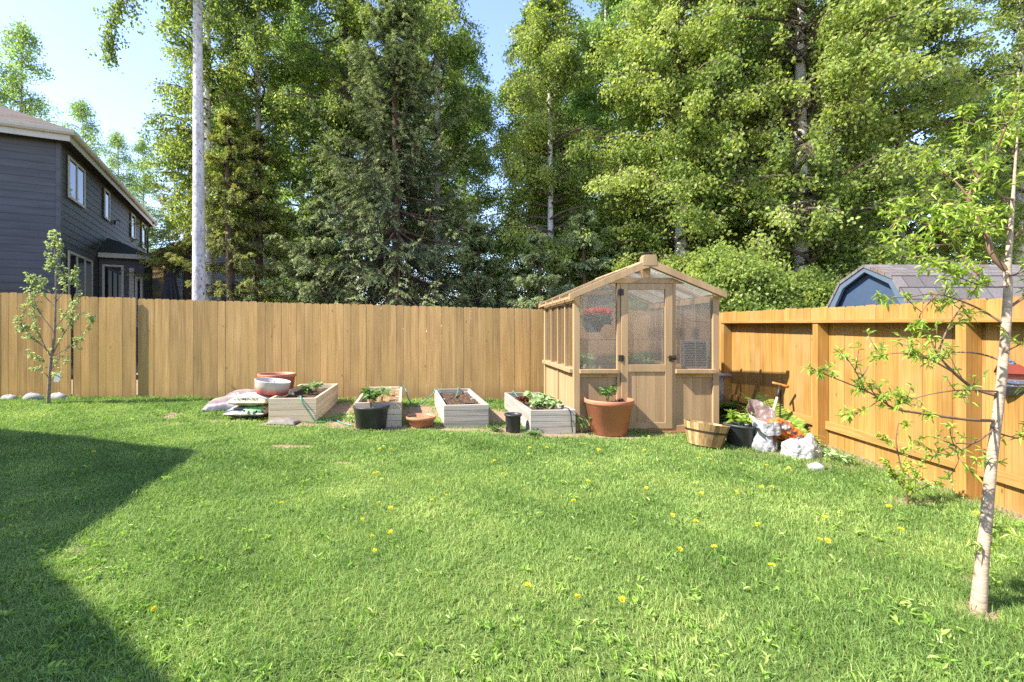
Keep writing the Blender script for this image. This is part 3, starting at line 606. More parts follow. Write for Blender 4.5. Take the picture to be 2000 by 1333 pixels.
for k, (u, z, lab) in enumerate(((0.33, 0.70, 'leafy green seedling tray plant on the bench behind the left pane'), (0.62, 0.70, 'pale green potted plant on the bench beside the door hinge side'), (1.25, 0.70, 'green potted plant on the bench seen through the door pane'), (1.62, 0.70, 'green potted plant on the bench behind the slatted vent'))):
    t = thing('potted_plant', lab, 'potted plant', ghp(u, GDp-0.42, z), 0, 'potted plants on the greenhouse bench')
    mb = MB(); mb.lathe([(0.06, 0), (0.085, 0.12), (0.09, 0.13), (0.075, 0.13), (0.07, 0.1)], 18); mb.build('pot', MT['blackpot' if k % 2 else 'terra'], t, True)
    V, Q = leaf_ball(130, (0, 0, 0.2), (0.17, 0.15, 0.1), 0.08, 0.05); quads('foliage', V, Q, MT['plantleaf' if k != 1 else 'lettuce'], t, val=rs.uniform(0, 1, len(V)//6).repeat(6))
t = thing('potted_plant', 'pale leafy potted plant on the greenhouse floor low behind the left pane', 'potted plant', ghp(0.38, 0.55, 0.52), 0, 'potted plants on the greenhouse bench')
mb = MB(); mb.lathe([(0.10, -0.54), (0.14, -0.1), (0.15, -0.08), (0.13, -0.08)], 18); mb.build('pot', MT['blackpot'], t, True)
V, Q = leaf_ball(260, (0, 0, 0.14), (0.24, 0.2, 0.22), 0.10, 0.06); quads('foliage', V, Q, MT['lettuce'], t, val=rs.uniform(0, 1, len(V)//6).repeat(6))
mb = MB(); pts = [ghp(1.35, 0.3, 1.66), ghp(1.5, 0.25, 1.655), ghp(1.62, 0.2, 1.58), ghp(1.72, 0.2, 1.52), ghp(1.95, 0.2, 1.5)]; mb.tube(pts, 0.005, 6); o = mb.build('power_cable', MT['drip']); tag(o, 'thin black cable sagging inside the greenhouse behind the right pane', 'cable')
# ------------------------------------------------------------------ raised beds
def raised_bed(px_l, py_b, wd, dp, h, mats, rz, label, soil, n=4):
    p = G(px_l, py_b); t = thing('raised_bed', label, 'raised bed', p, rz, 'raised wooden beds in front of the back fence')
    th = 0.036; bh = h/n; mx, my = MT[mats], MT[mats+'_y']
    zb = [float(gz(*(Matrix.Rotation(rz, 3, 'Z') @ Vector((0, dp, 0))+p).xy))-p.z]
    for nm, f in (('front_wall', 0), ('back_wall', 1)):
        mb = MB()
        for k in range(n): mb.box(0, (dp-th)*f, k*bh+0.002-0.02*(k == 0), wd+rnd.uniform(-0.003, 0.003), (dp-th)*f+th+0.0, (k+1)*bh-0.002)
        mb.build(nm, mx, t, bevel=0.003)
    for f in (0, 1):
        mb = MB()
        for k in range(n): mb.box((wd-th)*f, th+0.001, k*bh+0.002-0.02*(k == 0), (wd-th)*f+th, dp-th-0.001, (k+1)*bh-0.002)
        mb.build('side_wall', my, t, bevel=0.003)
    for a in (th+0.001, wd-th-0.071):
        for b in (th+0.001, dp-th-0.071, dp*0.5):
            mb = MB(); mb.box(a, b, 0, a+0.07, b+0.07, h-0.05); mb.build('corner_block', my, t)
    nxs, nys = 22, 50; xx, yy = np.meshgrid(np.linspace(th, wd-th, nxs), np.linspace(th, dp-th, nys)); zz = h-0.085+0.02*snoise(xx, yy, 7, 4)+0.012*snoise(xx, yy, 21, 5)+rs.normal(0, 0.004, xx.shape)
    i = (np.arange(nys-1)[:, None]*nxs+np.arange(nxs-1)[None, :]).reshape(-1)
    quads('soil', np.stack([xx, yy, zz], -1), np.stack([i, i+1, i+1+nxs, i+nxs], 1), MT[soil], t, val=np.full(xx.size, 0.3))
    return t
BED = [raised_bed(524.5, 826, 0.665, 1.80, 0.345, 'newwood', 0.085, 'new pale pine raised bed beside the stacked soil bags', 'soil'),
       raised_bed(693, 836, 0.635, 1.80, 0.345, 'midwood', 0.11, 'pinkish tan raised bed half hidden behind the large black pot', 'straw'),
       raised_bed(867, 836, 0.635, 1.82, 0.315, 'greywood', 0.12, 'grey weathered raised bed between the terracotta bowl and small black pot', 'soil'),
       raised_bed(1036, 847, 0.62, 1.80, 0.31, 'greywood', 0.088, 'grey weathered raised bed full of lettuce against the greenhouse', 'soil')]
def bedp(b, u, y, z):
    o = BED[b]; return Matrix.Rotation(o.rotation_euler.z, 3, 'Z') @ Vector((u, y, z))+o.location
def plant(name, label, cat, loc, n, h, r, L, Wd, mat, stems=3, group=None, hexa=True, droop=0.2, smat='plantleaf'):
    t = thing(name, label, cat, loc, rs.uniform(0, 6), group); mb = MB(); tips = []
    for k in range(stems):
        q = 2*PI*k/stems+rs.uniform(-0.4, 0.4); e = Vector((math.cos(q)*r*rs.uniform(0.3, 0.8), math.sin(q)*r*rs.uniform(0.3, 0.8), h*rs.uniform(0.65, 1)))
        m = Vector((e.x*0.35, e.y*0.35, e.z*0.55)); mb.tube([(0, 0, -0.02), m, e], [0.005, 0.004, 0.002], 5); tips.append((m, e))
    mb.build('stem', MT[smat], t)
    P = []
    for k in range(n):
        m, e = tips[k % stems]; f = rs.uniform(0.1, 1.05); p = m.lerp(e, f); P.append(p)
    P = np.array(P); a = rs.uniform(0, 2*PI, n); el = rs.uniform(-0.3, 0.8, n); A = np.stack([np.cos(a)*np.cos(el), np.sin(a)*np.cos(el), np.sin(el)], 1)
    V, Q = leaf_np(P+A*0.01, A, rs.uniform(0.6, 1.2, n)*L, rs.uniform(0.7, 1.2, n)*Wd, N=np.tile([0, 0, 1.0], (n, 1))+rs.normal(0, 0.35, (n, 3)), hexa=hexa, droop=droop)
    quads('foliage', V, Q, MT[mat], t, val=np.clip(rs.normal(0.5, 0.25, n), 0, 1).repeat(6 if hexa else 4)); return t
plant('seedling', 'bright green seedling cluster in the new pine bed', 'seedling', bedp(0, 0.30, 0.95, 0.27), 60, 0.14, 0.13, 0.075, 0.05, 'plantleaf', 5)
plant('seedling', 'grey green cabbage seedling at the back of the new pine bed', 'seedling', bedp(0, 0.38, 1.32, 0.27), 50, 0.14, 0.12, 0.085, 0.05, 'lettuce', 5)
plant('seedling', 'pale grey green leek seedling in the tan bed', 'seedling', bedp(1, 0.34, 0.62, 0.27), 30, 0.17, 0.10, 0.13, 0.022, 'lettuce', 4)
plant('seedling', 'second spiky pale seedling farther back in the tan bed', 'seedling', bedp(1, 0.40, 1.15, 0.27), 26, 0.14, 0.10, 0.12, 0.022, 'lettuce', 4)
k = 0
for (u, y, lab) in ((0.22, 0.45, 'pale green lettuce at the front of the lettuce bed'), (0.42, 0.40, 'pale green lettuce in the lettuce bed beside the black drip tube'), (0.30, 0.85, 'large pale lettuce clump in the middle of the lettuce bed'), (0.48, 0.95, 'pale lettuce clump against the greenhouse side of the lettuce bed'), (0.33, 1.30, 'green lettuce toward the back of the lettuce bed')):
    plant('lettuce', lab, 'lettuce', bedp(3, u, y, 0.235), 46, 0.13, 0.13, 0.11, 0.07, 'lettuce', 6, 'lettuces in the grey bed by the greenhouse')
plant('lettuce', 'dark red lettuce at the left edge of the lettuce bed', 'lettuce', bedp(3, 0.14, 0.95, 0.235), 40, 0.11, 0.10, 0.09, 0.06, 'redleaf', 6, 'lettuces in the grey bed by the greenhouse')
def hose(name, pts, r, mat, label, cat='hose', sub=8):
    P = [Vector(p) for p in pts]; out = []
    for i in range(len(P)-1):
        p0, p1, p2, p3 = P[max(i-1, 0)], P[i], P[i+1], P[min(i+2, len(P)-1)]
        for k in range(sub):
            t = k/sub; out.append(0.5*((2*p1)+(-p0+p2)*t+(2*p0-5*p1+4*p2-p3)*t*t+(-p0+3*p1-3*p2+p3)*t**3))
    out.append(P[-1]); mb = MB(); mb.tube(out, r, 8); o = mb.build(name, MT[mat], smooth=True); return tag(o, label, cat)
def gp(px, py, dz=0.012): p = G(px, py); p.z = float(gzb(np.array(p.x), np.array(p.y)))+dz; return p
hose('garden_hose', [bedp(0, 0.10, 0.30, 0.28), bedp(0, 0.30, 0.2, 0.29), bedp(0, 0.43, 0.05, 0.36), bedp(0, 0.47, -0.03, 0.30), bedp(0, 0.57, -0.025, 0.14), bedp(0, 0.66, -0.03, 0.02), gp(632,826), gp(650,821), gp(670,829), gp(688,832)], 0.010, 'hose', 'green hose looping over the front of the new pine bed')
hose('garden_hose', [bedp(1, 0.57, 1.70, 0.34), bedp(1, 0.68, 1.72, 0.33), bedp(1, 0.74, 1.6, 0.16), gp(806,792), gp(816,796,0.02), gp(830,790,0.06), bedp(2, -0.04, 1.62, 0.25), bedp(2, 0.02, 1.70, 0.33), bedp(2, 0.08, 1.66, 0.29)], 0.010, 'hose', 'green hose hanging between the tan bed and the middle grey bed')
hose('garden_hose', [bedp(2, 0.42, 1.80, 0.335), bedp(2, 0.42, 1.70, 0.33), bedp(2, 0.36, 1.45, 0.25), bedp(2, 0.30, 1.2, 0.245)], 0.010, 'hose', 'short green hose end clipped on the back of the middle grey bed')
hose('garden_hose', [bedp(3, 0.14, 1.80, 0.32), bedp(3, 0.14, 1.70, 0.335), bedp(3, 0.17, 1.4, 0.26), bedp(3, 0.2, 1.25, 0.245)], 0.010, 'hose', 'short green hose end at the back of the lettuce bed')
hose('drip_tube', [bedp(0, 0.12, 0.42, 0.275), bedp(0, 0.3, 0.34, 0.28), bedp(0, 0.5, 0.42, 0.285), bedp(0, 0.58, 0.5, 0.28)], 0.007, 'drip', 'thin black drip tube on the soil of the new pine bed', 'drip tube')
hose('drip_tube', [bedp(2, 0.08, 0.40, 0.25), bedp(2, 0.25, 0.22, 0.25), bedp(2, 0.36, 0.34, 0.26), bedp(2, 0.30, 0.42, 0.27), bedp(2, 0.5, 0.5, 0.25)], 0.008, 'drip', 'curled black drip tube on the soil of the middle grey bed', 'drip tube')
hose('drip_tube', [bedp(3, 0.32, 0.32, 0.25), bedp(3, 0.42, 0.12, 0.30), bedp(3, 0.50, 0.0, 0.335), bedp(3, 0.54, -0.03, 0.28), bedp(3, 0.56, -0.02, 0.12), bedp(3, 0.57, -0.03, 0.01)], 0.007, 'drip', 'black drip tube draped over the front of the lettuce bed', 'drip tube')
# ------------------------------------------------------------------ pots
def pot(name, label, cat, loc, rt, rb, h, mat, soil='soil', rim=0.045, tilt=(0,0,0), fill=0.06, lip=0.018):
    t = thing(name, label, cat, loc); t.rotation_euler = tilt; mb = MB()
    mb.lathe([(rb*0.9, 0), (rb, 0.012), (rt-lip, h-rim-0.006), (rt-lip*0.4, h-rim), (rt, h-rim+0.008), (rt, h-0.008), (rt-0.006, h), (rt-lip-0.008, h-0.004), (rt-lip-0.012, h-rim), (rt-lip-0.02, h-fill-0.03)], 48); mb.build('pot', MT[mat], t, True)
    if soil:
        mb = MB(); n = 24; rr = rt-lip-0.012; vs = [(0, 0, h-fill+0.015)]
        for j in range(1, 7):
            for k in range(n): q = 2*PI*k/n; vs.append((rr*j/6*math.cos(q), rr*j/6*math.sin(q), h-fill+(rnd.uniform(-0.012, 0.014) if j < 6 else -0.01)))
        fs = [(0, 1+k, 1+(k+1) % n) for k in range(n)]+[(1+(j-1)*n+k, 1+j*n+k, 1+j*n+(k+1) % n, 1+(j-1)*n+(k+1) % n) for j in range(1, 6) for k in range(n)]
        mb.add(vs, fs); mb.build('soil', MT[soil], t)
    return t
p = GD(541, 7.62); pot('plant_pot', 'wide empty terracotta tub standing at the fence behind the soil bags', 'plant pot', p, 0.305, 0.22, 0.57, 'terra', None, 0.05)
pB = GB(725, 843, 0.22); pot('plant_pot', 'large black plastic pot with a dark shrub before the tan bed', 'plant pot', pB, 0.252, 0.205, 0.315, 'blackpot', rim=0.035)
plant('potted_shrub', 'small dark leaved shrub growing in the large black pot', 'shrub', pB+Vector((0, 0, 0.26)), 120, 0.30, 0.24, 0.085, 0.055, 'plantleaf', 5, smat='twig')
p = G(822, 839); t = thing('terracotta_bowl', 'shallow terracotta bowl of dry soil on the ground between beds', 'bowl planter', GB(822, 839, 0.15))
mb = MB(); mb.lathe([(0.10, 0), (0.12, 0.005), (0.165, 0.05), (0.195, 0.115), (0.205, 0.12), (0.213, 0.128), (0.213, 0.155), (0.205, 0.16), (0.195, 0.155), (0.19, 0.12)], 40); mb.build('bowl', MT['terra'], t, True)
mb = MB(); mb.lathe([(0.19, 0.135), (0.12, 0.145), (0.03, 0.14), (0.0001, 0.14)], 24, wob=0.02); mb.build('soil', MT['straw'], t)
p = G(1002, 847); pot('plant_pot', 'small black nursery pot standing between the two grey beds', 'plant pot', GB(1002, 847, 0.12), 0.122, 0.098, 0.245, 'blackpot', rim=0.03)
pT = GB(1189, 855, 0.24); pot('plant_pot', 'big terracotta pot with a tomato seedling in front of the greenhouse', 'plant pot', pT, 0.325, 0.232, 0.475, 'terra', rim=0.06)
plant('tomato_plant', 'small tomato plant growing in the big terracotta pot', 'tomato plant', pT+Vector((-0.03, -0.04, 0.41)), 70, 0.24, 0.16, 0.085, 0.04, 'plantleaf', 4)
plant('flower_plant', 'low red leaved seedling at the edge of the terracotta pot', 'seedling', pT+Vector((0.12, -0.08, 0.41)), 22, 0.06, 0.08, 0.05, 0.035, 'redleaf', 3)
pK = GB(1445, 878, 0.16); pot('plant_pot', 'medium black pot beside the white soil bag by the side fence', 'plant pot', pK, 0.19, 0.14, 0.27, 'blackpot', rim=0.03, tilt=(-0.03, 0.06, 0))
plant('potted_shrub', 'pale green leafy plant growing in the medium black pot', 'plant', pK+Vector((0, 0, 0.2)), 70, 0.22, 0.26, 0.10, 0.05, 'fern', 5)
# wooden half barrel
pQ = GB(1376, 879, 0.19); t = thing('half_barrel', 'light wooden stave basket planter with a dark band tilted on the grass', 'barrel planter', pQ); t.rotation_euler = (-0.07, 0.13, 0); t.location.z += 0.01
stave = wood('stave_wood', (0.48,0.26,0.09), (0.78,0.54,0.27), 'z', 0.55, 0.62, knots=False)
mb = MB(); n = 26
for k in range(n):
    q0, q1 = 2*PI*k/n, 2*PI*(k+0.985)/n; vs = []
    for (r, z) in ((0.185, 0.0), (0.252, 0.27), (0.236, 0.27), (0.169, 0.0)):
        for q in (q0, q1): vs.append((r*math.cos(q), r*math.sin(q), z))
    mb.add(vs, [(0,1,3,2),(2,3,5,4),(4,5,7,6),(6,7,1,0),(0,2,4,6),(7,5,3,1)], 0, rnd.choice((0.02, 0.15, 0.5, 0.85, 1.0)))
mb.build('stave', stave, t)
mb = MB(); mb.lathe([(0.169, 0.01), (0.0001, 0.012)], 26); mb.build('bottom', stave, t)
mb = MB(); mb.lathe([(0.2275, 0.160), (0.2335, 0.184), (0.228, 0.185), (0.222, 0.16), (0.2275, 0.16)], 40); mb.build('band', MT['metal_dark'], t)
# faded pot on the bags
fp = NT('faded_red_white'); tc = fp.n('ShaderNodeTexCoord'); sx = fp.n('ShaderNodeSeparateXYZ'); fp.l(tc.outputs['Object'], sx.inputs[0])
nn = fp.noise(fp.coord((9,9,0.6), False), 1.0, 3); ma = fp.n('ShaderNodeMath', operation='MULTIPLY_ADD'); fp.l(nn, ma.inputs[0]); ma.inputs[1].default_value = 0.12; fp.l(sx.outputs[2], ma.inputs[2])
fp.col(fp.ramp(ma.outputs[0], [(0.075, (0.45,0.06,0.055)), (0.12, (0.48,0.22,0.18)), (0.17, (0.50,0.46,0.41))])); fp.rough(0.6)
# ------------------------------------------------------------------ soil bags
def pillow(mb, lx, ly, h, M, nxx=28, nyy=20, wr=0.012, seed=0, mi=0):
    for s in (1, -1):
        vs = []
        for j in range(nyy+1):
            for i in range(nxx+1):
                u, v = -1+2*i/nxx, -1+2*j/nyy
                e = max(0.0, (1-abs(u)**2.6))**0.5*max(0.0, (1-abs(v)**2.6))**0.5
                pin = 1-0.06*(1-abs(v)**2)*abs(u)**4
                z = s*h*0.5*e*(1.0 if s > 0 else 0.9)+wr*float(snoise(np.array(u*2+seed), np.array(v*2), 2.2, seed))*e**0.5
                x = u*lx*0.5*(1-0.05*(1-v*v)*0); y = v*ly*0.5*pin
                vs.append(M @ Vector((x, y, z)))
        w_ = nxx+1
        fs = [((j*w_+i), (j*w_+i+1), ((j+1)*w_+i+1), ((j+1)*w_+i)) for j in range(nyy) for i in range(nxx)]
        if s < 0: fs = [f[::-1] for f in fs]
        mb.add(vs, fs, mi, 0.4)
def bagmat(name, stops, axis=1, rough=0.35, lo=-0.25, hi=0.25, wob=0.25, scale=5):
    t = NT(name); tc = t.n('ShaderNodeTexCoord'); sx = t.n('ShaderNodeSeparateXYZ'); t.l(tc.outputs['Object'], sx.inputs[0])
    mr = t.n('ShaderNodeMapRange'); t.l(sx.outputs[axis], mr.inputs[0]); mr.inputs[1].default_value = lo; mr.inputs[2].default_value = hi
    ma = t.n('ShaderNodeMath', operation='MULTIPLY_ADD'); t.l(t.noise(t.coord((1,1,1), False), scale, 2), ma.inputs[0]); ma.inputs[1].default_value = wob; t.l(mr.outputs[0], ma.inputs[2])
    ad = t.n('ShaderNodeMath', operation='SUBTRACT'); t.l(ma.outputs[0], ad.inputs[0]); ad.inputs[1].default_value = wob/2
    r = t.ramp(ad.outputs[0], stops); t.col(r); t.rough(rough); t.bump(t.noise(t.coord((1,1,1), False), 22, 4), 0.35, 0.012); return t.m
def crumple(o, strength, size, kind='CLOUDS'):           # creases and dents as real relief
    tx = bpy.data.textures.new('creases', kind); tx.noise_scale = size
    if kind == 'CLOUDS': tx.noise_depth = 3
    sb = o.modifiers.new('subdivide', 'SUBSURF'); sb.levels = sb.render_levels = 2
    d = o.modifiers.new('creases', 'DISPLACE'); d.texture = tx; d.strength = strength; d.mid_level = 0.5; d.texture_coords = 'LOCAL'
def bag(name, label, loc, lx, ly, h, rz, mat, seed, tilt=0.0, group=None, wr=0.012):
    mb = MB(); pillow(mb, lx, ly, h, Matrix.Identity(4), wr=wr, seed=seed); o = mb.build(name, mat, smooth=True); crumple(o, 0.012, 0.09); o.location = loc; o.rotation_euler = (tilt, 0, rz); return tag(o, label, 'soil bag', group)
def text(body, size, mat, parent, M, name='lettering', curve=None, bold=0.0):
    cu = bpy.data.curves.new(name, 'FONT'); cu.body = body; cu.size = size; cu.align_x = 'CENTER'; cu.align_y = 'CENTER'; cu.resolution_u = 3; cu.offset = bold
    ob = bpy.data.objects.new(name, cu); me = bpy.data.meshes.new_from_object(ob); bpy.data.objects.remove(ob); bpy.data.curves.remove(cu)
    import bmesh as bm_; b = bm_.new(); b.from_mesh(me); bm_.ops.subdivide_edges(b, edges=[e for e in b.edges if e.calc_length() > 0.02], cuts=3); b.to_mesh(me); b.free()
    for v in me.vertices: v.co = curve(v.co) if curve else M @ v.co
    me.materials.append(mat); o = bpy.data.objects.new(name, me); C.objects.link(o); o.parent = parent; return o
ink = plain('black_ink', (0.02,0.025,0.02), 0.4); grp = 'soil bags stacked beside the new pine bed'
gl = GD(492, 6.86); zb = float(gz(gl.x, gl.y))
m_low = bagmat('dark_print_bag', [(0.0, (0.36,0.34,0.27)), (0.030, (0.36,0.35,0.29)), (0.042, (0.035,0.035,0.03)), (0.085, (0.05,0.06,0.09)), (0.115, (0.10,0.12,0.20)), (0.135, (0.42,0.42,0.42)), (0.18, (0.40,0.39,0.35)), (0.21, (0.38,0.13,0.04)), (0.26, (0.42,0.38,0.29))], 1, lo=-0.32, hi=0.32, wob=0.10, scale=7)
b_low = bag('soil_bag', 'bulging soil bag with dark and green print, lowest under the lettered bag', (gl.x, gl.y, zb+0.10), 0.60, 0.64, 0.18, 0.02, m_low, 3, 0.03, grp)
m_up = bagmat('cream_bag', [(0.0, (0.38,0.33,0.20)), (0.12, (0.46,0.42,0.29)), (0.17, (0.46,0.43,0.31)), (0.185, (0.13,0.19,0.17)), (0.205, (0.16,0.22,0.20)), (0.22, (0.46,0.47,0.42)), (1.0, (0.48,0.48,0.43))], 1, lo=-0.32, hi=0.32, wob=0.04)
b_up = bag('soil_bag', 'cream soil bag with black lettering on its front, on top of the printed bag', (gl.x+0.02, gl.y+0.02, zb+0.262), 0.56, 0.62, 0.165, 0.03, m_up, 5, 0.04, grp)
def on_front(lx, ly, h, xo, vo):
    def f(c):
        u = max(-0.9, min(0.9, (c.x+xo)/(lx/2))); q = vo+c.y          # q: arc coordinate on the lower front bulge
        v = -1+0.012+0.0; v = -max(0.70, min(0.985, 0.86-q*2.6))
        e = max(0.0, (1-abs(u)**2.6))**0.5*max(0.0, (1-abs(v)**2.6))**0.5
        return Vector((c.x+xo, v*ly*0.5*(1-0.06*(1-v*v)*abs(u)**4)-0.006, h*0.5*e+0.008))
    return f
text('COMPOST', 0.075, ink, b_up, None, curve=on_front(0.56, 0.62, 0.165, 0.0, 0.0), bold=0.002)
V, Q = leaf_np(np.stack([rs.uniform(0.03, 0.24, 70), rs.uniform(-0.30, -0.16, 70), np.full(70, 0.105)], 1), np.stack([rs.normal(0, 1, 70), rs.normal(0, 1, 70), np.zeros(70)], 1), np.full(70, 0.07), np.full(70, 0.045), N=np.tile([0, 0, 1.0], (70, 1)), fold=0)
for k in range(len(V)):
    u = min(0.95, max(-0.95, V[k, 0]/0.30)); v = min(0.985, max(-0.985, V[k, 1]/0.32)); V[k, 2] = 0.09*max(0, (1-abs(u)**2.6))**0.5*max(0, (1-abs(v)**2.6))**0.5+0.016
quads('leaf_print', V, Q, leafmat('green_print', [(0, (0.08,0.30,0.10)), (1, (0.32,0.52,0.25))], (1,1,1), 0.0), b_low, val=rs.uniform(0, 1, 70).repeat(4))
q = GD(452, 7.15); m_l = bagmat('mauve_bag', [(0.0, (0.10,0.09,0.09)), (0.08, (0.14,0.125,0.13)), (0.13, (0.34,0.31,0.32)), (0.20, (0.19,0.13,0.13)), (0.40, (0.25,0.20,0.195)), (0.62, (0.32,0.27,0.26)), (0.72, (0.30,0.40,0.04)), (0.82, (0.28,0.23,0.22))], 1, lo=-0.3, hi=0.3)
bag('soil_bag', 'flat mauve and grey soil bag with a lime green stripe beside the stack', (q.x, q.y, q.z+0.11), 0.72, 0.55, 0.25, 0.22, m_l, 8, 0.10, grp)
q = GD(478, 7.45); bag('soil_bag', 'mauve soil bag with a lime green corner lying behind the flat one', (q.x, q.y, q.z+0.20), 0.55, 0.42, 0.22, -0.1, m_l, 9, 0.1, grp)
q = G(551, 829); bag('empty_sack', 'flat grey empty sack lying in front of the new pine bed', (q.x, q.y+0.02, q.z+0.02), 0.42, 0.20, 0.10, -0.12, plain('grey_sack', (0.27,0.23,0.20), 0.8, 0.2), 2, 0.05)
q = W(530, 768, 6.98); pf = thing('plant_pot', 'round white planter fading to red at its base, tilted on top of the bags', 'plant pot', q); pf.rotation_euler = (0.0, 0.13, 0)
mb = MB(); mb.lathe([(0.22, 0), (0.238, 0.01), (0.258, 0.185), (0.262, 0.195), (0.254, 0.198), (0.244, 0.19), (0.23, 0.05), (0.0001, 0.045)], 44, wob=0.006); mb.build('pot', fp.m, pf, True)
# open white bag, orange bag, white sack, stone
wp = GB(1493, 885, 0.15); ob = thing('open_soil_bag', 'open white soil bag slumped upright with its brown inside showing', 'soil bag', wp); ob.scale = (0.88, 0.88, 0.92)
wm = NT('white_bag'); c0 = wm.ramp(wm.noise(wm.coord((1,1,1), False), 9, 4), [(0.35, (0.25,0.25,0.255)), (0.6, (0.36,0.36,0.36))]); wm.col(c0); wm.rough(0.35); wm.bump(wm.noise(wm.coord((1,1,1), False), 11, 3, 0.5, 0.8), 0.45, 0.025)
def sheet(rows, n, fn):
    vs = []; fs = []
    for j in range(rows+1):
        for k in range(n): vs.append(fn(j/rows, 2*PI*k/n))
    for j in range(rows):
        for k in range(n): fs.append((j*n+k, j*n+(k+1) % n, (j+1)*n+(k+1) % n, (j+1)*n+k))
    return vs, fs
def wb(t, q):
    rx, ry = 0.145+0.02*math.sin(t*7), 0.125+0.012*math.sin(t*6+1); w_ = 1+0.06*math.sin(q*5+t*6)+0.04*math.sin(q*9-t*9)
    return Vector((rx*math.cos(q)*w_+0.02*t, ry*math.sin(q)*w_+0.03*t, 0.34*t))
mb = MB(); vs, fs = sheet(14, 40, wb); mb.add(vs, fs, 0, 0.4); crumple(mb.build('bag_body', wm.m, ob, True), 0.03, 0.07)
mouth = plain('brown_liner', (0.27,0.19,0.16), 0.4, 0.25, 9, 0.4)
def wb2(t, q):                                          # folded-open mouth: leans back, high behind, low in front
    back = 0.5+0.5*math.sin(q); r = 1.0+0.10*t+0.06*math.sin(q*4+1)*t
    p = wb(1.0, q); lift = t*(0.03+0.25*back**1.3); lean = t*(0.03+0.05*back)
    return Vector((p.x*r+0.0, p.y*r+lean, p.z+lift))
mb = MB(); vs, fs = sheet(10, 40, wb2); mb.add(vs, fs, 0, 0.4); o = mb.build('bag_mouth', [wm.m, mouth], ob, True); crumple(o, 0.035, 0.08)
md = o.modifiers.new('thick', 'SOLIDIFY'); md.thickness = 0.006; md.offset = 1; md.material_offset = 1; md.material_offset_rim = 1
def wb3(t, q):                                          # white cuff folded forward over the front edge
    fr = max(0.0, -math.sin(q)); p = wb(1.0, q); return Vector((p.x*(1.08+0.05*t), p.y*(1.1+0.22*t*fr)-0.02*fr, p.z+0.05*(1-fr)*0+0.04-(0.17*t*(0.25+0.75*fr))+0.012*math.sin(q*7)*t))
mb = MB(); vs, fs = sheet(8, 40, wb3); mb.add(vs, fs, 0, 0.4); crumple(mb.build('bag_cuff', wm.m, ob, True), 0.035, 0.06)
mb = MB(); vs = []
for j in range(2):
    for k in range(9): q = -PI/2+0.25+0.7*k/8; p = wb(0.03+0.60*j, q); vs.append((p.x*1.03+0.003, p.y*1.03-0.004, p.z))
mb.add(vs, [(k, k+1, 10+k, 9+k) for k in range(8)]); mb.build('bag_label', plain('brown_print', (0.10,0.045,0.03), 0.35, 0.5, 16), ob)
om = NT('orange_black_bag'); c0 = om.ramp(om.noise(om.coord((1,1,1), False), 6.5, 2, 0.4, 0.5), [(0.42, (0.66,0.20,0.04)), (0.53, (0.62,0.13,0.03)), (0.56, (0.04,0.03,0.03)), (0.64, (0.55,0.5,0.45))]); om.col(c0); om.rough(0.3); om.bump(om.noise(om.coord((1,1,1), False), 14, 4), 0.6, 0.03)
q = GB(1533, 884, 0.16); mb = MB(); M4 = Matrix.Translation((0, 0, 0.2)) @ Matrix.Rotation(0.62, 4, 'Y') @ Matrix.Rotation(-0.3, 4, 'X'); pillow(mb, 0.50, 0.32, 0.20, M4, wr=0.03, seed=4); o = mb.build('soil_bag', om.m, smooth=True); crumple(o, 0.04, 0.08); o.location = q; tag(o, 'crumpled orange and black soil bag leaning behind the open white bag', 'soil bag')
q = GB(1564, 897, 0.13); wsm = NT('white_sack'); wsm.col(wsm.ramp(wsm.noise(wsm.coord((1,1,1), False), 7, 4), [(0.3, (0.27,0.265,0.25)), (0.6, (0.37,0.365,0.35))])); wsm.rough(0.6); wsm.bump(wsm.noise(wsm.coord((1,1,1), False), 9, 5, 0.6, 0.6), 0.6, 0.04)
mb = MB()
def sk(t, qq):
    r = math.sin(min(1.0, t*1.02)*PI*0.5)**0.7 if t < 0.98 else 0.99
    rr = math.cos(t*PI/2)**0.55; h = 0.19*math.sin(t*PI/2)
    knot = math.exp(-((math.cos(qq)*rr*0.20-0.11)**2+(math.sin(qq)*rr*0.14)**2)/0.0018)
    return Vector((0.205*rr*math.cos(qq)*(1+0.07*math.sin(qq*5+2)), 0.15*rr*math.sin(qq)*(1+0.06*math.sin(qq*7)), h+0.085*knot+0.008*math.sin(qq*9+t*8)))
vs, fs = sheet(18, 44, sk); mb.add(vs, fs, 0, 0.4); o = mb.build('white_sack', wsm.m, smooth=True); crumple(o, 0.06, 0.10); o.location = q; tag(o, 'lumpy tied white sack lying on the grass near the side fence', 'sack')
def rock(px, py, sx_, sy_, sz_, label, group=None, seed=0):
    p = G(px, py); mb = MB(); r_ = random.Random(seed)
    def f(t, qq):
        th = t*PI; n = 1+0.16*math.sin(3*qq+seed+t*3)+0.12*math.sin(2*th+qq*2+seed*2)
        return Vector((sx_*math.sin(th)*math.cos(qq)*n, sy_*math.sin(th)*math.sin(qq)*n, -sz_*math.cos(th)*n))
    vs, fs = sheet(9, 14, f); mb.add(vs, fs); o = mb.build('stone', MT['stone'], smooth=True); o.location = p+Vector((0, 0, sz_*0.35)); return tag(o, label, 'stone', group)
rock(1594, 917, 0.075, 0.06, 0.05, 'small white stone on the grass in front of the white sack', seed=3)
for (px, s, lab) in ((62, 0.16, 'widest pale stone at the fence foot left of the apple tree'), (115, 0.15, 'domed pale stone at the fence foot just right of the apple tree trunk'), (20, 0.12, 'low flat pale stone at the fence foot in the far left corner')):
    rock(px, 781, s, 0.08, 0.085 if px in (62, 115) else 0.06, lab, 'pale stones along the foot of the back fence', px)
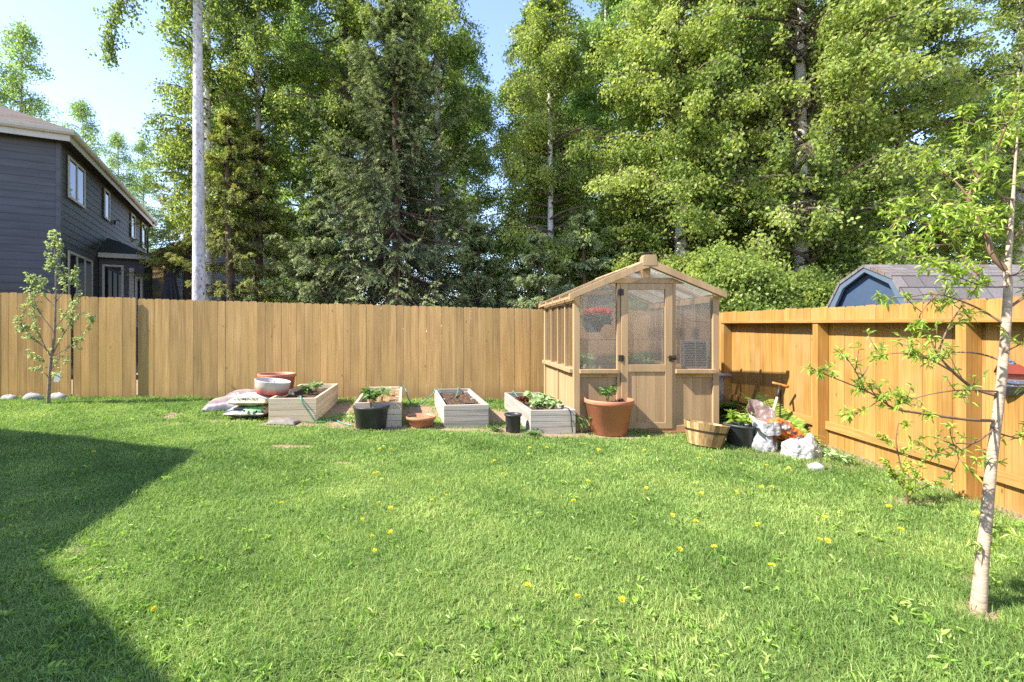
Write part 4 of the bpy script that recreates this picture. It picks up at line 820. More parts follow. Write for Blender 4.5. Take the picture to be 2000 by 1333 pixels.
# spade
sp = thing('garden_spade', 'spade with wooden T grip leaning toward the side fence among ferns', 'spade', W(1496, 868, 6.05))
base = Vector((0, 0, 0)); top = W(1524, 752, 6.35)-sp.location
mb = MB(); mb.tube([base+Vector((0, 0, 0.1)), base.lerp(top, 0.8)], [0.017, 0.016], 10); mb.build('shaft', MT['newwood'], sp, True)
mb = MB(); mb.tube([base.lerp(top, 0.78), top], 0.0185, 10); mb.build('socket', MT['metal_dark'], sp, True)
ax = Vector((0.86, -0.28, -0.25)).normalized(); mb = MB(); mb.tube([top-ax*0.10, top-ax*0.05, top+ax*0.05, top+ax*0.10], [0.017, 0.019, 0.019, 0.021], 12); mb.build('grip', plain('orange_grip', (0.55,0.24,0.05), 0.5), sp, True)
mb = MB(); mb.box(-0.09, -0.01, -0.12, 0.09, 0.01, 0.14); mb.build('blade', MT['metal_dark'], sp)
mb = MB(); s0 = W(1521, 862, 6.3); mb.tube([s0, W(1525.5, 762, 6.33)], 0.011, 8); o = mb.build('garden_stake', MT['metal_dark']); tag(o, 'thin dark stake leaning on the side fence beside the spade grip', 'stake')
# ferns
def fern(loc, n, L, label, group='ferns by the side fence', mat='fern', up=1.0, az=None):
    t = thing('fern', label, 'fern', loc, 0, group); mb = MB(); Ps, As, Ls, Ws, Ns = [], [], [], [], []
    for k in range(n):
        a = rs.uniform(0, 2*PI) if az is None else rs.uniform(*az); l = L*rs.uniform(0.7, 1.1); h = rs.uniform(0.5, 1.0)*up; pts = []
        for j in range(15):
            s = j/14; pts.append(Vector((math.cos(a)*l*0.75*s**1.2, math.sin(a)*l*0.75*s**1.2, l*(h*s-0.42*s**2.6))))
        mb.tube(pts, [0.004*(1-0.75*j/14) for j in range(15)], 4)
        for j in range(2, 15):
            s = j/14; tn = (pts[min(j+1, 14)]-pts[j-1]).normalized(); sd = tn.cross(Vector((0, 0, 1))).normalized()
            for f in (0.0, 0.5):
                p = pts[j].lerp(pts[j-1], f); ll = l*0.30*math.sin(min(1, s*1.15+0.1)*PI)**0.7*(1.05-0.55*s)
                for sg in (1, -1): Ps.append(p); As.append(sd*sg+tn*0.35-Vector((0, 0, 0.15))); Ls.append(ll); Ws.append(ll*0.24); Ns.append(sd.cross(tn))
    mb.build('stalk', MT[mat], t)
    m = len(Ps); V, Q = leaf_np(np.array(Ps), np.array(As), np.array(Ls), np.array(Ws), N=np.array(Ns)+rs.normal(0, 0.15, (m, 3)), hexa=True); quads('foliage', V, Q, MT[mat], t, val=np.clip(rs.normal(0.55, 0.25, m), 0, 1).repeat(6)); return t
fern(GD(1522, 6.2), 18, 0.82, 'tall light green fern behind the open white soil bag', up=1.15)
fern(GD(1478, 6.0), 8, 0.50, 'light green fern between the black pot and the side fence', up=1.1)
fern(GD(1562, 5.72), 10, 0.42, 'yellow green fern at the fence foot behind the white sack')
fern(GD(1590, 5.75), 7, 0.30, 'smallest fern tuft beside the fence post behind the white sack')
fern(GD(1412, 7.6), 12, 0.62, 'shaded dark fern in the gap between greenhouse and side fence', mat='plantleaf', up=1.2)
fern(GD(1415, 7.0), 8, 0.4, 'small shaded fern low beside the greenhouse corner', mat='plantleaf', up=1.0)
q = GD(1400, 8.2); mb = MB(); mb.box(-0.2, -0.2, 0, 0.2, 0.2, 0.60); mb.box(-0.23, -0.23, 0.601, 0.23, 0.23, 0.66); o = mb.build('storage_bin', plain('grey_bin', (0.42,0.42,0.41), 0.7, 0.15), bevel=0.02); o.location = q; tag(o, 'pale grey storage bin standing behind the greenhouse corner', 'bin')
plant('weed_tuft', 'leafy weed growing at the foot of the bed beside the terracotta pot', 'weed', G(1136, 846), 34, 0.22, 0.12, 0.12, 0.022, 'plantleaf', 5)
plant('weed_tuft', 'low leafy weed in front of the small black pot', 'weed', G(1042, 853), 40, 0.06, 0.16, 0.07, 0.035, 'plantleaf', 6)
plant('weed_tuft', 'low dark weed between middle bed and small black pot', 'weed', G(968, 843), 34, 0.06, 0.12, 0.07, 0.035, 'plantleaf', 6)
plant('weed_tuft', 'pale weed beside the large black pot', 'weed', G(688, 826), 30, 0.12, 0.10, 0.07, 0.03, 'lettuce', 5)
plant('weed_tuft', 'weeds at the foot of the side fence post behind the stone', 'weed', G(1640, 905), 60, 0.10, 0.22, 0.07, 0.03, 'lettuce', 7)
plant('weed_tuft', 'thin brown stemmed weed beside the white sack', 'weed', G(1603, 908), 14, 0.24, 0.05, 0.04, 0.02, 'lettuce', 3, smat='twig')
# ------------------------------------------------------------------ traced young trees
def smooth_path(pts, sub=5):
    P = [np.array(p, float) for p in pts]; out = []
    for i in range(len(P)-1):
        p0, p1, p2, p3 = P[max(i-1, 0)], P[i], P[i+1], P[min(i+2, len(P)-1)]
        for k in range(sub):
            t = k/sub; out.append(0.5*((2*p1)+(-p0+p2)*t+(2*p0-5*p1+4*p2-p3)*t*t+(-p0+3*p1-3*p2+p3)*t**3))
    out.append(P[-1]); return np.array(out)
def young_tree(root, D0, trunk, trunk_r, branches, twl, twn, leafL, leafW, per, mb_, ml, mtw, thick_r=0.008, up=0.25, star=0.25):
    def pw_(p): return W(p[0], p[1], D0+(p[2] if len(p) > 2 else 0.0))-root.location
    mb = MB(); tp = smooth_path([pw_(p) for p in trunk]); rr = np.interp(np.linspace(0, 1, len(tp)), np.linspace(0, 1, len(trunk_r)), trunk_r); mb.tube(tp, list(rr), 14, 0); mb.build('trunk', mb_, root, True)
    nodes = []; bm_b = MB()
    for (pts, r0) in branches:
        bp = smooth_path([pw_(p) for p in pts]); n = len(bp); bm_b.tube(bp, [max(0.0016, r0*(1-0.8*i/(n-1))) for i in range(n)], 7, 0)
        L = np.sum(np.linalg.norm(np.diff(bp, axis=0), axis=1)); m = max(2, int(L*twn*(0.62 if (root['category'] == 'tree' and pts[0][1] > 600 and D0 < 4) else 1.25)))
        for k in range(m):
            f = rs.uniform(0.22, 1.0); j = min(int(f*(n-1)), n-2); p = bp[j]; t = nrm((bp[j+1]-bp[j])[None])[0]
            d = nrm((t*0.8+rs.normal(0, 0.65, 3)+np.array([0, 0, up]))[None])[0]; l = twl*rs.uniform(0.35, 1.15)*(1.15-0.5*f)
            q1 = p+d*l*0.5+np.array([0, 0, 0.02*l]); q2 = p+d*l+np.array([0, 0, 0.16*l]); bm_b.tube([p, q1, q2], [0.0022, 0.0016, 0.001], 4, 0); nodes += [(q2, nrm((q2-q1)[None])[0]), (q1, d)]
            if rs.uniform() < 0.5:
                d2 = nrm((d+rs.normal(0, 0.7, 3))[None])[0]; q3 = q1+d2*l*0.5; bm_b.tube([q1, q3], [0.0016, 0.001], 4, 0); nodes.append((q3, d2))
        nodes.append((bp[-1], nrm((bp[-1]-bp[-2])[None])[0]))
    bm_b.build('branch', mtw, root, True)
    P, A = [], []
    for (p, d) in nodes:
        for k in range(rs.randint(per[0], per[1])):
            a = nrm((d*star*2+rs.normal(0, 0.75, 3)+np.array([0, 0, -0.05]))[None])[0]; P.append(p-d*rs.uniform(0, 0.035)); A.append(a)
    n = len(P); V, Q = leaf_np(np.array(P), np.array(A), rs.uniform(0.6, 1.15, n)*leafL, rs.uniform(0.75, 1.2, n)*leafW, N=np.tile([0, 0, 1.0], (n, 1))+rs.normal(0, 0.45, (n, 3)), hexa=True, droop=0.22)
    quads('crown', V, Q, ml, root, val=np.clip(rs.normal(0.5, 0.25, n), 0, 1).repeat(6))
rb = G(1910, 1192); yt = thing('young_tree', 'young pale barked tree with narrow leaves at the right front of the lawn', 'tree', rb)
TRK = [(1910,1200),(1917,1110),(1926,1020),(1934,930),(1943,850),(1952,780),(1960,700),(1966,620),(1969,560),(1968,520),(1974,450),(1979,380),(1983,320),(1987,270),(1989,235)]
BR = [([(1942,822,0),(1890,820,-0.02),(1800,808,-0.05),(1745,797,-0.08),(1700,768,-0.10),(1620,735,-0.12),(1582,718,-0.14)], 0.0085),
      ([(1690,762,-0.1),(1665,715,-0.1),(1638,682,-0.1)], 0.004), ([(1672,757,-0.1),(1705,700,-0.02),(1722,676,0.02)], 0.004), ([(1720,780,-0.09),(1690,800,-0.15),(1655,812,-0.2)], 0.003),
      ([(1944,772,0),(1900,757,0.03),(1860,725,0.06),(1830,690,0.08),(1814,658,0.1)], 0.011), ([(1832,692,0.08),(1852,640,0.1),(1890,582,0.1),(1915,548,0.1)], 0.005),
      ([(1860,726,0.05),(1810,700,0.0),(1760,690,-0.05),(1720,695,-0.08)], 0.005), ([(1950,765,0),(1880,762,-0.1),(1810,772,-0.18),(1750,792,-0.22)], 0.005),
      ([(1945,835,0),(1905,865,-0.08),(1865,868,-0.1),(1872,900,-0.12),(1852,935,-0.12)], 0.0045), ([(1905,862,-0.08),(1860,890,-0.1),(1800,870,-0.1)], 0.003),
      ([(1958,705,0),(1905,690,0.1),(1840,690,0.18),(1790,700,0.22)], 0.006), ([(1964,635,0),(1905,600,0.05),(1830,575,0.06),(1760,582,0.06),(1710,573,0.05)], 0.006), ([(1830,575,0.06),(1800,610,0.02),(1790,640,0.0)], 0.004),
      ([(1968,530,0),(1940,500,0.02),(1925,460,0.04),(1900,410,0.06),(1892,385,0.06),(1912,350,0.05),(1940,312,0.04),(1978,268,0.02)], 0.0145),
      ([(1922,545,0),(1885,510,0.04),(1868,478,0.05),(1820,445,0.06),(1765,425,0.06),(1730,455,0.05)], 0.008), ([(1868,478,0.05),(1830,480,0.0),(1780,490,-0.05),(1740,470,-0.08)], 0.005),
      ([(1912,350,0.05),(1892,312,0.06),(1884,262,0.06),(1880,208,0.05)], 0.006), ([(1900,408,0.06),(1850,395,0.1),(1800,390,0.12),(1765,400,0.12)], 0.006), ([(1892,385,0.06),(1860,350,0.1),(1830,340,0.12),(1812,320,0.12)], 0.005),
      ([(1940,312,0.04),(1960,260,-0.02),(1985,215,-0.05),(1990,190,-0.05)], 0.006), ([(1974,450,0),(1940,440,-0.1),(1900,440,-0.16),(1850,420,-0.2)], 0.006), ([(1978,390,0),(1950,380,-0.1),(1930,340,-0.14),(1925,290,-0.15)], 0.006), ([(1925,460,0.04),(1905,440,-0.06),(1870,430,-0.1),(1830,410,-0.12)], 0.004),
      ([(1960,748,0),(2000,752,0.05),(2070,738,0.1),(2140,700,0.1)], 0.006), ([(1945,845,0),(2000,858,0.02),(2070,850,0.05)], 0.005), ([(1966,605,0),(2010,575,0),(2070,540,0),(2130,500,0.05)], 0.008), ([(1974,470,0),(2015,430,0),(2060,380,0.05),(2100,310,0.05)], 0.007),
      ([(1984,310,0),(2020,260,0.05),(2050,200,0.06)], 0.005), ([(1958,690,0),(2000,670,-0.1),(2060,650,-0.15)], 0.005), ([(1968,540,0),(2000,530,-0.1),(2040,500,-0.15)], 0.005), ([(1970,560,0),(1930,560,-0.12),(1880,545,-0.2),(1830,520,-0.25)], 0.005), ([(1985,320,0),(1970,260,0.1),(1955,200,0.12)], 0.005),
      ([(1935,905,0),(1958,903,-0.01)], 0.003), ([(1927,1032,0),(1945,1028,-0.02)], 0.002), ([(1922,1068,0),(1938,1064,-0.02)], 0.002)]
young_tree(yt, rb.y, TRK, [0.034, 0.026, 0.0235, 0.022, 0.0205, 0.0195, 0.019, 0.018, 0.017, 0.014, 0.010, 0.007, 0.005, 0.0035, 0.0025], BR, 0.15, 21, 0.043, 0.0115, (4, 7), MT['youngbark'], MT['youngleaf'], MT['redtwig'])
ab = G(95, 790); at_ = thing('apple_tree', 'slender young apple tree with pale leaves before the back fence', 'tree', ab)
TR2 = [(94,792),(97,740),(100,700),(106,660),(108,610),(109,560),(108,510),(106,470),(106,452)]
BR2 = [([(103,703),(88,680),(62,660),(45,640),(33,625)], 0.014), ([(90,682),(72,640),(60,605),(52,570)], 0.008), ([(62,660),(42,628),(38,600)], 0.006), ([(107,650),(80,615),(68,590),(60,560),(58,545)], 0.009), ([(108,600),(85,575),(75,550),(65,535)], 0.009), ([(86,578),(70,560),(58,538)], 0.005),
       ([(104,690),(120,660),(140,625),(148,580),(150,545)], 0.011), ([(105,695),(140,675),(165,650),(185,620)], 0.008), ([(108,640),(125,620),(140,600),(160,575)], 0.007), ([(109,590),(128,565),(140,540),(150,530)], 0.008), ([(97,740),(82,725),(70,720)], 0.007), ([(99,715),(80,705),(55,695)], 0.005), ([(100,722),(115,705),(135,705)], 0.006), ([(100,728),(112,735),(120,728)], 0.004),
       ([(108,545),(100,525),(96,500),(94,478)], 0.006), ([(108,515),(116,500),(115,480)], 0.005), ([(107,560),(120,545),(128,525)], 0.005)]
young_tree(at_, ab.y, TR2, [0.028, 0.024, 0.021, 0.018, 0.015, 0.012, 0.009, 0.006, 0.004], [(b, r*0.95) for b, r in BR2]+[([TR2[4], TR2[5], TR2[6], TR2[7], TR2[8]], 0.006)], 0.16, 13, 0.052, 0.026, (4, 8), MT['applebark'], MT['appleleaf'], MT['applebark'])
mb = MB(); q = W(112, 737, ab.y-0.03); M4 = Matrix.Translation(q) @ Matrix.Rotation(0.2, 4, 'Y'); mb.prism([(-0.05, -0.085), (0.03, -0.085), (0.055, -0.02), (0.055, 0.06), (-0.02, 0.065), (-0.05, 0.02)], lambda a, b, d: M4 @ Vector((a, d, b)), 0, 0.004); tg = mb.build('plant_tag', plain('pale_tag', (0.62,0.70,0.74), 0.4, 0.05), None); tag(tg, 'pale blue white plant tag hanging from the apple tree', 'tag')
mb = MB(); mb.tube([q+Vector((0, 0, 0.06)), W(110, 728, ab.y)], 0.002, 4); mb.build('string', MT['white'], tg)
sb = G(1773, 983); st = thing('young_shrub', 'small leafy shrub growing close to the side fence', 'shrub', sb)
young_tree(st, sb.y, [(1773,984),(1766,940),(1757,900),(1750,860),(1755,825)], [0.008, 0.006, 0.005, 0.003], [([(1770,960),(1745,930),(1735,905)], 0.004), ([(1768,950),(1795,925),(1800,900)], 0.004), ([(1772,970),(1800,955),(1835,945)], 0.004), ([(1760,910),(1780,880),(1790,865)], 0.003), ([(1753,880),(1735,860),(1728,850)], 0.003), ([(1771,965),(1760,930),(1775,905,-0.1)], 0.003), ([(1770,965,0),(1785,950,-0.15),(1790,920,-0.2)], 0.003), ([(1752,850),(1765,835),(1770,828)], 0.002)], 0.09, 17, 0.042, 0.020, (3, 6), MT['redtwig'], MT['youngleaf'], MT['redtwig'])
# birdhouse on the side fence at the right edge
bhq = W(1978, 742, 3.72); bh = thing('birdhouse', 'red painted birdhouse with dotted blue lower part hung on the side fence', 'birdhouse', bhq, 0.9)
dots = NT('dotted_paint'); tc = dots.n('ShaderNodeTexCoord'); sx = dots.n('ShaderNodeSeparateXYZ'); dots.l(tc.outputs['Object'], sx.inputs[0])
base_c = dots.ramp(sx.outputs[2], [(0.0, (0.07,0.10,0.16)), (0.001, (0.42,0.13,0.10))]); vo = dots.n('ShaderNodeTexVoronoi'); vo.inputs['Scale'].default_value = 60; dots.l(tc.outputs['Object'], vo.inputs['Vector'])
dots.col(dots.mix(dots.ramp(vo.outputs['Distance'], [(0.18, (0.8,)*3), (0.28, (0,0,0))]), base_c, (0.45,0.33,0.28))); dots.rough(0.6)
mb = MB(); mb.prism([(-0.08, -0.05), (0, -0.13), (0.08, -0.05), (0.08, 0.06), (0, 0.11), (-0.08, 0.06)], lambda a, b, d: Vector((a, d, b)), -0.06, 0.06); mb.build('body', dots.m, bh)
mb = MB()
for s in (1, -1): mb.bar((0, -0.0, 0.122), (s*0.115, 0.0, 0.05), 0.16, 0.012)
mb.build('roof', plain('rust_red', (0.20,0.035,0.02), 0.7), bh)
mb = MB(); mb.tube([(0, -0.0, 0.125), (0, 0.0, 0.145), (0, 0.02, 0.15)], 0.012, 8); mb.build('hook', plain('blue_hook', (0.1,0.22,0.42), 0.4), bh)
# ------------------------------------------------------------------ houses and sheds
def lap_wall(u0, u1, z0, z1, fn, exp_=0.2, parent=None, mat='siding'):
    mb = MB(); z = z0
    while z < z1-0.02:
        zt = min(z+exp_, z1); v = rnd.random()
        mb.prism([(0.002, z), (0.024, z), (0.012, zt), (0.002, zt)], lambda d, zz, uu: fn(uu, zz, d), u0, u1, 0, v); z = zt
    return mb.build('siding', MT[mat], parent)
HD = 12.5; hc = GD(118, HD); HR = math.atan2(0.401, 0.916); house = thing('neighbour_house', 'two storey blue grey house with cream trimmed windows beyond the back fence', 'house', (hc.x, hc.y, 0.0), HR)
hM = Matrix.Translation((hc.x, hc.y, 0)) @ Matrix.Rotation(HR, 4, 'Z'); hI = hM.inverted()
def side_pt(px, py, xl=0.0):
    o = hI @ Vector((0, 0, CAMH)); d = (hI.to_3x3() @ Vector(((px-CX)/F, 1, -(py-CY)/F))); k = (xl-o.x)/d.x; p = o+d*k; return p.y, p.z
HL = side_pt(289, 500)[0]; ZT = W(118, 274, HD).z; HW = 9.0
mb = MB(); mb.box(-HW, 0.03, -0.3, -0.03, HL-0.03, ZT); mb.build('wall_core', MT['siding'], house)
lap_wall(0.0, HL, 0.3, ZT, lambda u, z, d: Vector((d-0.03, u, z)), 0.205, house); lap_wall(-HW, 0.0, 0.3, ZT, lambda u, z, d: Vector((u, 0.03-d, z)), 0.205, house)
mb = MB(); mb.box(-0.10, -0.02, 0.3, 0.0, -0.001, ZT); mb.box(0.0, -0.02, 0.3, 0.02, 0.09, ZT); mb.build('corner_trim', MT['siding'], house, bevel=0.003)
OHG = 0.27; ez = ZT-0.02
mb = MB(); mb.box(-HW-OHG, -OHG, ez-0.01, OHG, HL+OHG*0.6, ez+0.02); mb.build('soffit', MT['dark'], house)
mb = MB(); mb.box(-HW-OHG, -OHG-0.03, ez-0.08, OHG+0.03, -OHG, ez+0.20); mb.box(OHG, -OHG, ez-0.08, OHG+0.03, HL+OHG*0.6, ez+0.20); mb.build('fascia', MT['trim'], house, bevel=0.003)
mb = MB(); gp_ = [(0.03, 0.08), (0.10, 0.08), (0.14, 0.13), (0.15, 0.21), (0.03, 0.21)]
mb.prism(gp_, lambda a, b, d: Vector((d, -OHG-a, ez+b)), -HW-OHG, OHG+0.15); mb.prism(gp_, lambda a, b, d: Vector((OHG+a, d, ez+b+0.002)), -OHG-0.03, HL+OHG*0.6); mb.build('gutter', MT['trim'], house, bevel=0.003)
ra, rb_ = Vector((OHG+0.08, -OHG-0.08, ez+0.22)), Vector((-HW-OHG, -OHG-0.08, ez+0.22)); rc, rd = Vector((OHG+0.08, HL+OHG*0.6, ez+0.22)), Vector((-HW-OHG, HL+OHG*0.6, ez+0.22)); hw_ = (HW+2*OHG)/2; pit = 0.54
r1, r2 = Vector((-HW/2, -OHG+hw_, ez+0.22+pit*hw_)), Vector((-HW/2, HL+OHG*0.6-hw_, ez+0.22+pit*hw_))
mb = MB(); mb.add([ra, rb_, rc, rd, r1, r2], [(1, 0, 4), (0, 2, 5, 4), (2, 3, 5), (3, 1, 4, 5), (0, 1, 3, 2)]); mb.build('roof', MT['shingle'], house)
def hwin(pts, n=2, parent=house, name='window', xl=0.0, fr=0.075):
    (y0, z1), (y1, z0) = side_pt(pts[0], pts[1], xl), side_pt(pts[2], pts[3], xl); x0, x1 = xl+0.02, xl+0.055
    mb = MB(); mb.box(x0, y0, z0, x1, y0+fr, z1); mb.box(x0, y1-fr, z0, x1, y1, z1); mb.box(x0, y0+fr, z0, x1-0.002, y1-fr, z0+fr); mb.box(x0, y0+fr, z1-fr, x1-0.002, y1-fr, z1)
    for k in range(1, n): y = y0+(y1-y0)*k/n; mb.box(x0, y-fr*0.5, z0+fr, x1-0.004, y+fr*0.5, z1-fr)
    wn = mb.build(name, MT['trim'], parent)
    mb = MB(); mb.box(x0-0.015, y0+fr, z0+fr, x0+0.012, y1-fr, z1-fr); mb.build('pane', MT['glass'], wn); return wn
hwin((130.5, 303, 163, 408.5), 2); hwin((201.5, 367, 212, 433.5), 1); hwin((254, 415, 261.5, 469), 1); hwin((275, 433, 284.5, 490), 1)
hwin((130.5, 489, 178, 600), 3)
# bay with its own little roof
def pxof(p): q = hM @ p; return CX+q.x/q.y*F, CY-(q.z-CAMH)/q.y*F
def solve_x(px, yl):
    lo, hi = 0.0, 8.0
    for _ in range(40):
        m_ = (lo+hi)/2
        if pxof(Vector((m_, yl, 4)))[0] < px: lo = m_
        else: hi = m_
    return lo
wy0 = side_pt(194, 500)[0]; wy1 = wy0+2*(side_pt(207, 464)[0]-wy0); wx = solve_x(281, wy0); zf = side_pt(191, 494)[1]; za = side_pt(206, 464)[1]
mb = MB(); mb.box(0.001, wy0, 0.3, wx, wy1, zf-0.12); bay = mb.build('wing', MT['siding'], house)
lap_wall(0.0, wx, 0.3, zf-0.15, lambda u, z, d: Vector((u, wy0-d+0.004, z)), 0.205, bay)
def zat(py, x): return CAMH-(py-CY)/F*(hM @ Vector((x, wy0, 0))).y
for (pa, pb, top) in ((200.5, 242.5, 517), (253, 262.5, 524), (264.5, 279, 541)):
    xa, xb = solve_x(pa, wy0), solve_x(pb, wy0); zt_ = zat(top, xa); f_ = 0.07; mb = MB()
    mb.box(xa, wy0-0.06, 1.6, xa+f_, wy0-0.03, zt_); mb.box(xb-f_, wy0-0.06, 1.6, xb, wy0-0.03, zt_); mb.box(xa+f_, wy0-0.059, zt_-f_, xb-f_, wy0-0.03, zt_); mb.box(xa+f_, wy0-0.059, 1.6, xb-f_, wy0-0.03, 1.7)
    wn = mb.build('window', MT['trim'], bay); mb = MB(); mb.box(xa+f_, wy0-0.045, 1.7, xb-f_, wy0-0.035, zt_-f_); mb.build('pane', MT['glass'], wn)
e = [Vector((0.03, wy0-0.25, zf)), Vector((wx+0.25, wy0-0.25, zf)), Vector((wx+0.25, wy1+0.25, zf)), Vector((0.03, wy1+0.25, zf))]
ymid = (wy0+wy1)/2; tp = [Vector((0.03, ymid, za)), Vector((max(0.2, wx-0.9), ymid, za-0.1))]
mb = MB(); mb.add(e+tp, [(0, 1, 5, 4), (1, 2, 5), (2, 3, 4, 5), (0, 4, 3), (0, 3, 2, 1)]); mb.build('wing_roof', plain('black_shingle', (0.03,0.028,0.027), 0.9, 0.4, 20), bay)
mb = MB()
for a, b in zip(e[:-1], e[1:]): mb.bar(a-Vector((0, 0, 0.08)), b-Vector((0, 0, 0.08)), 0.05, 0.155)
mb.build('wing_fascia', MT['trim'], bay)
(yy, _) = side_pt(287.5, 500, 0.06); mb = MB(); mb.tube([(OHG+0.08, yy-0.1, ez+0.1), (OHG-0.1, yy-0.05, ez-0.12), (0.08, yy, ez-0.35), (0.08, yy, 0.3)], 0.045, 8); mb.build('downspout', MT['dark'], house)
for (px, py) in ((184, 482), (224, 435)):
    (y_, z_) = side_pt(px, py, 0.05); mb = MB(); mb.box(0.02, y_-0.06, z_-0.07, 0.10, y_+0.06, z_+0.07); mb.tube([(0.06, y_, z_+0.05), (0.18, y_, z_+0.12), (0.22, y_, z_)], 0.02, 6); mb.build('wall_bracket', MT['metal_dark'], house)
(y_, z_) = side_pt(284, 544, 0.1); mb = MB(); mb.box(0.02, y_-0.12, z_-0.12, 0.25, y_+0.12, z_+0.1); mb.build('wall_lamp', MT['metal_dark'], house)
# white house far behind with a mossy roof
wd = 19.0; wpos = GD(380, wd); wh = thing('white_house', 'white sided house with a brown mossy roof behind the tall trunk', 'house', (wpos.x, wpos.y, 0), 0.12)
wallw = wood('white_siding', (0.58,0.60,0.64), (0.66,0.68,0.72), 'x', 0.6, 0.05, knots=False, bump=0.05); MT['wsid'] = wallw
ztop = W(380, 508, wd).z; mb = MB(); mb.box(-0.95, 0.03, -0.3, 6, 6, ztop); mb.build('wall_core', wallw, wh)
lap_wall(-1.0, 6.0, 0.3, ztop, lambda u, z, d: Vector((u, 0.03-d, z)), 0.2, wh, 'wsid')
mb = MB(); mb.prism([(-1.75, ztop-0.12), (2.5, ztop+1.7), (6.8, ztop-0.12), (6.8, ztop+0.06), (2.5, ztop+1.92), (-1.75, ztop+0.06)], lambda a, b, d: Vector((a, d, b)), -0.5, 6.5); mb.build('roof', MT['shingle_moss'], wh)
mb = MB(); mb.prism([(-0.98, ztop), (2.5, ztop+1.5), (6, ztop)], lambda a, b, d: Vector((a, d, b)), 0.01, 0.3); mb.build('gable', wallw, wh)
mb = MB(); mb.add([(-4.5, 1.0, 0.9), (-0.9, 1.0, 0.9), (-0.9, 5.2, ztop+0.75), (-4.5, 5.2, ztop+0.75), (-4.5, 1.0, 0.7), (-0.9, 1.0, 0.7), (-0.9, 5.4, 0.7), (-4.5, 5.4, 0.7)], [(0,1,2,3),(4,7,6,5),(0,4,5,1),(1,5,6,2),(2,6,7,3),(3,7,4,0)]); mb.build('lean_to_roof', MT['shingle_moss'], wh)
for u in (1.0, 2.4):
    mb = MB(); mb.box(u, -0.05, 1.9, u+0.9, 0.0, 3.0); wn = mb.build('window', MT['white'], wh); mb = MB(); mb.box(u+0.08, -0.055, 1.98, u+0.82, -0.049, 2.92); mb.build('pane', MT['glass'], wn)
# closed patio umbrella
ub = GD(333, 15.0); um = thing('patio_umbrella', 'closed dark grey patio umbrella standing before the white house', 'umbrella', ub)
zt = W(333, 528, 15).z-ub.z; zb_ = zt-1.6
mb = MB(); vs = []; fs = []; n = 24
prof = [(0.03, zt), (0.10, zt-0.12), (0.16, zt-0.22), (0.15, zt-0.25), (0.24, zt-0.9), (0.34, zb_)]
for (r, z) in prof:
    for k in range(n): q = 2*PI*k/n; f = 1+0.16*(1 if k % 2 else -1)*(r > 0.15); vs.append((r*f*math.cos(q), r*f*math.sin(q), z))
fs = [(i*n+k, i*n+(k+1) % n, (i+1)*n+(k+1) % n, (i+1)*n+k) for i in range(len(prof)-1) for k in range(n)]+[tuple(range(n))]
mb.add(vs, fs); mb.build('canopy', plain('umbrella_cloth', (0.045,0.043,0.048), 0.9), um)
mb = MB(); mb.tube([(0, 0, 0), (0, 0, zt+0.08)], 0.025, 8); mb.build('pole', MT['metal_dark'], um)
mb = MB(); mb.lathe([(0.25, 0), (0.25, 0.06), (0.05, 0.1)], 20); mb.build('base', MT['concrete'], um)
# blue gambrel shed
sxx = 7.85; shd = thing('blue_shed', 'blue shed with a mossy grey gambrel roof behind the side fence', 'shed', (sxx, 10.0, 0))
def spx(px, py): y = sxx*F/(px-CX); return y-10.0, CAMH-(py-CY)/F*y
ry, rz_ = spx(1688, 517); ky, kz = spx(1741, 538); ey, ezz = spx(1773, 586); ky2, kz2 = 2*ry-ky, kz; ey2 = 2*ry-ey
fn = lambda a, b, d: Vector((d, a, b))
body = [(ey+0.04, 0.0), (ey2-0.04, 0.0), (ey2-0.04, ezz-0.02), (ky2, kz-0.06), (ry, rz_-0.07), (ky, kz-0.06), (ey+0.04, ezz-0.02)]
mb = MB(); mb.prism(body, fn, 0.12, 5.6); mb.build('wall', MT['blue'], shd)
out = [(ey-0.05, ezz-0.05), (ky-0.02, kz), (ry, rz_), (ky2+0.02, kz), (ey2+0.05, ezz-0.05)]
inn = [(a*0.0+ry+(a-ry)*0.97, b-0.055) for a, b in out]
mb = MB(); mb.prism(out+inn[::-1], fn, -0.02, 5.75); mb.build('roof', MT['shingle_grey'], shd)
o2 = [(ry+(a-ry)*0.965, b-0.058) for a, b in out]; i2 = [(ry+(a-ry)*0.87, b-0.145) for a, b in out]; i2[0] = (i2[0][0], o2[0][1]-0.1); i2[-1] = (i2[-1][0], o2[-1][1]-0.1)
mb = MB(); mb.prism(o2+i2[::-1], fn, 0.0, 0.05); mb.build('gable_trim', MT['bluetrim'], shd)
mb = MB()
for k in range(1, 6): y = ey2+(ey-ey2)*k/6; mb.box(0.114, y-0.012, 0.3, 0.119, y+0.012, ezz)
mb.build('batten', MT['blue'], shd)
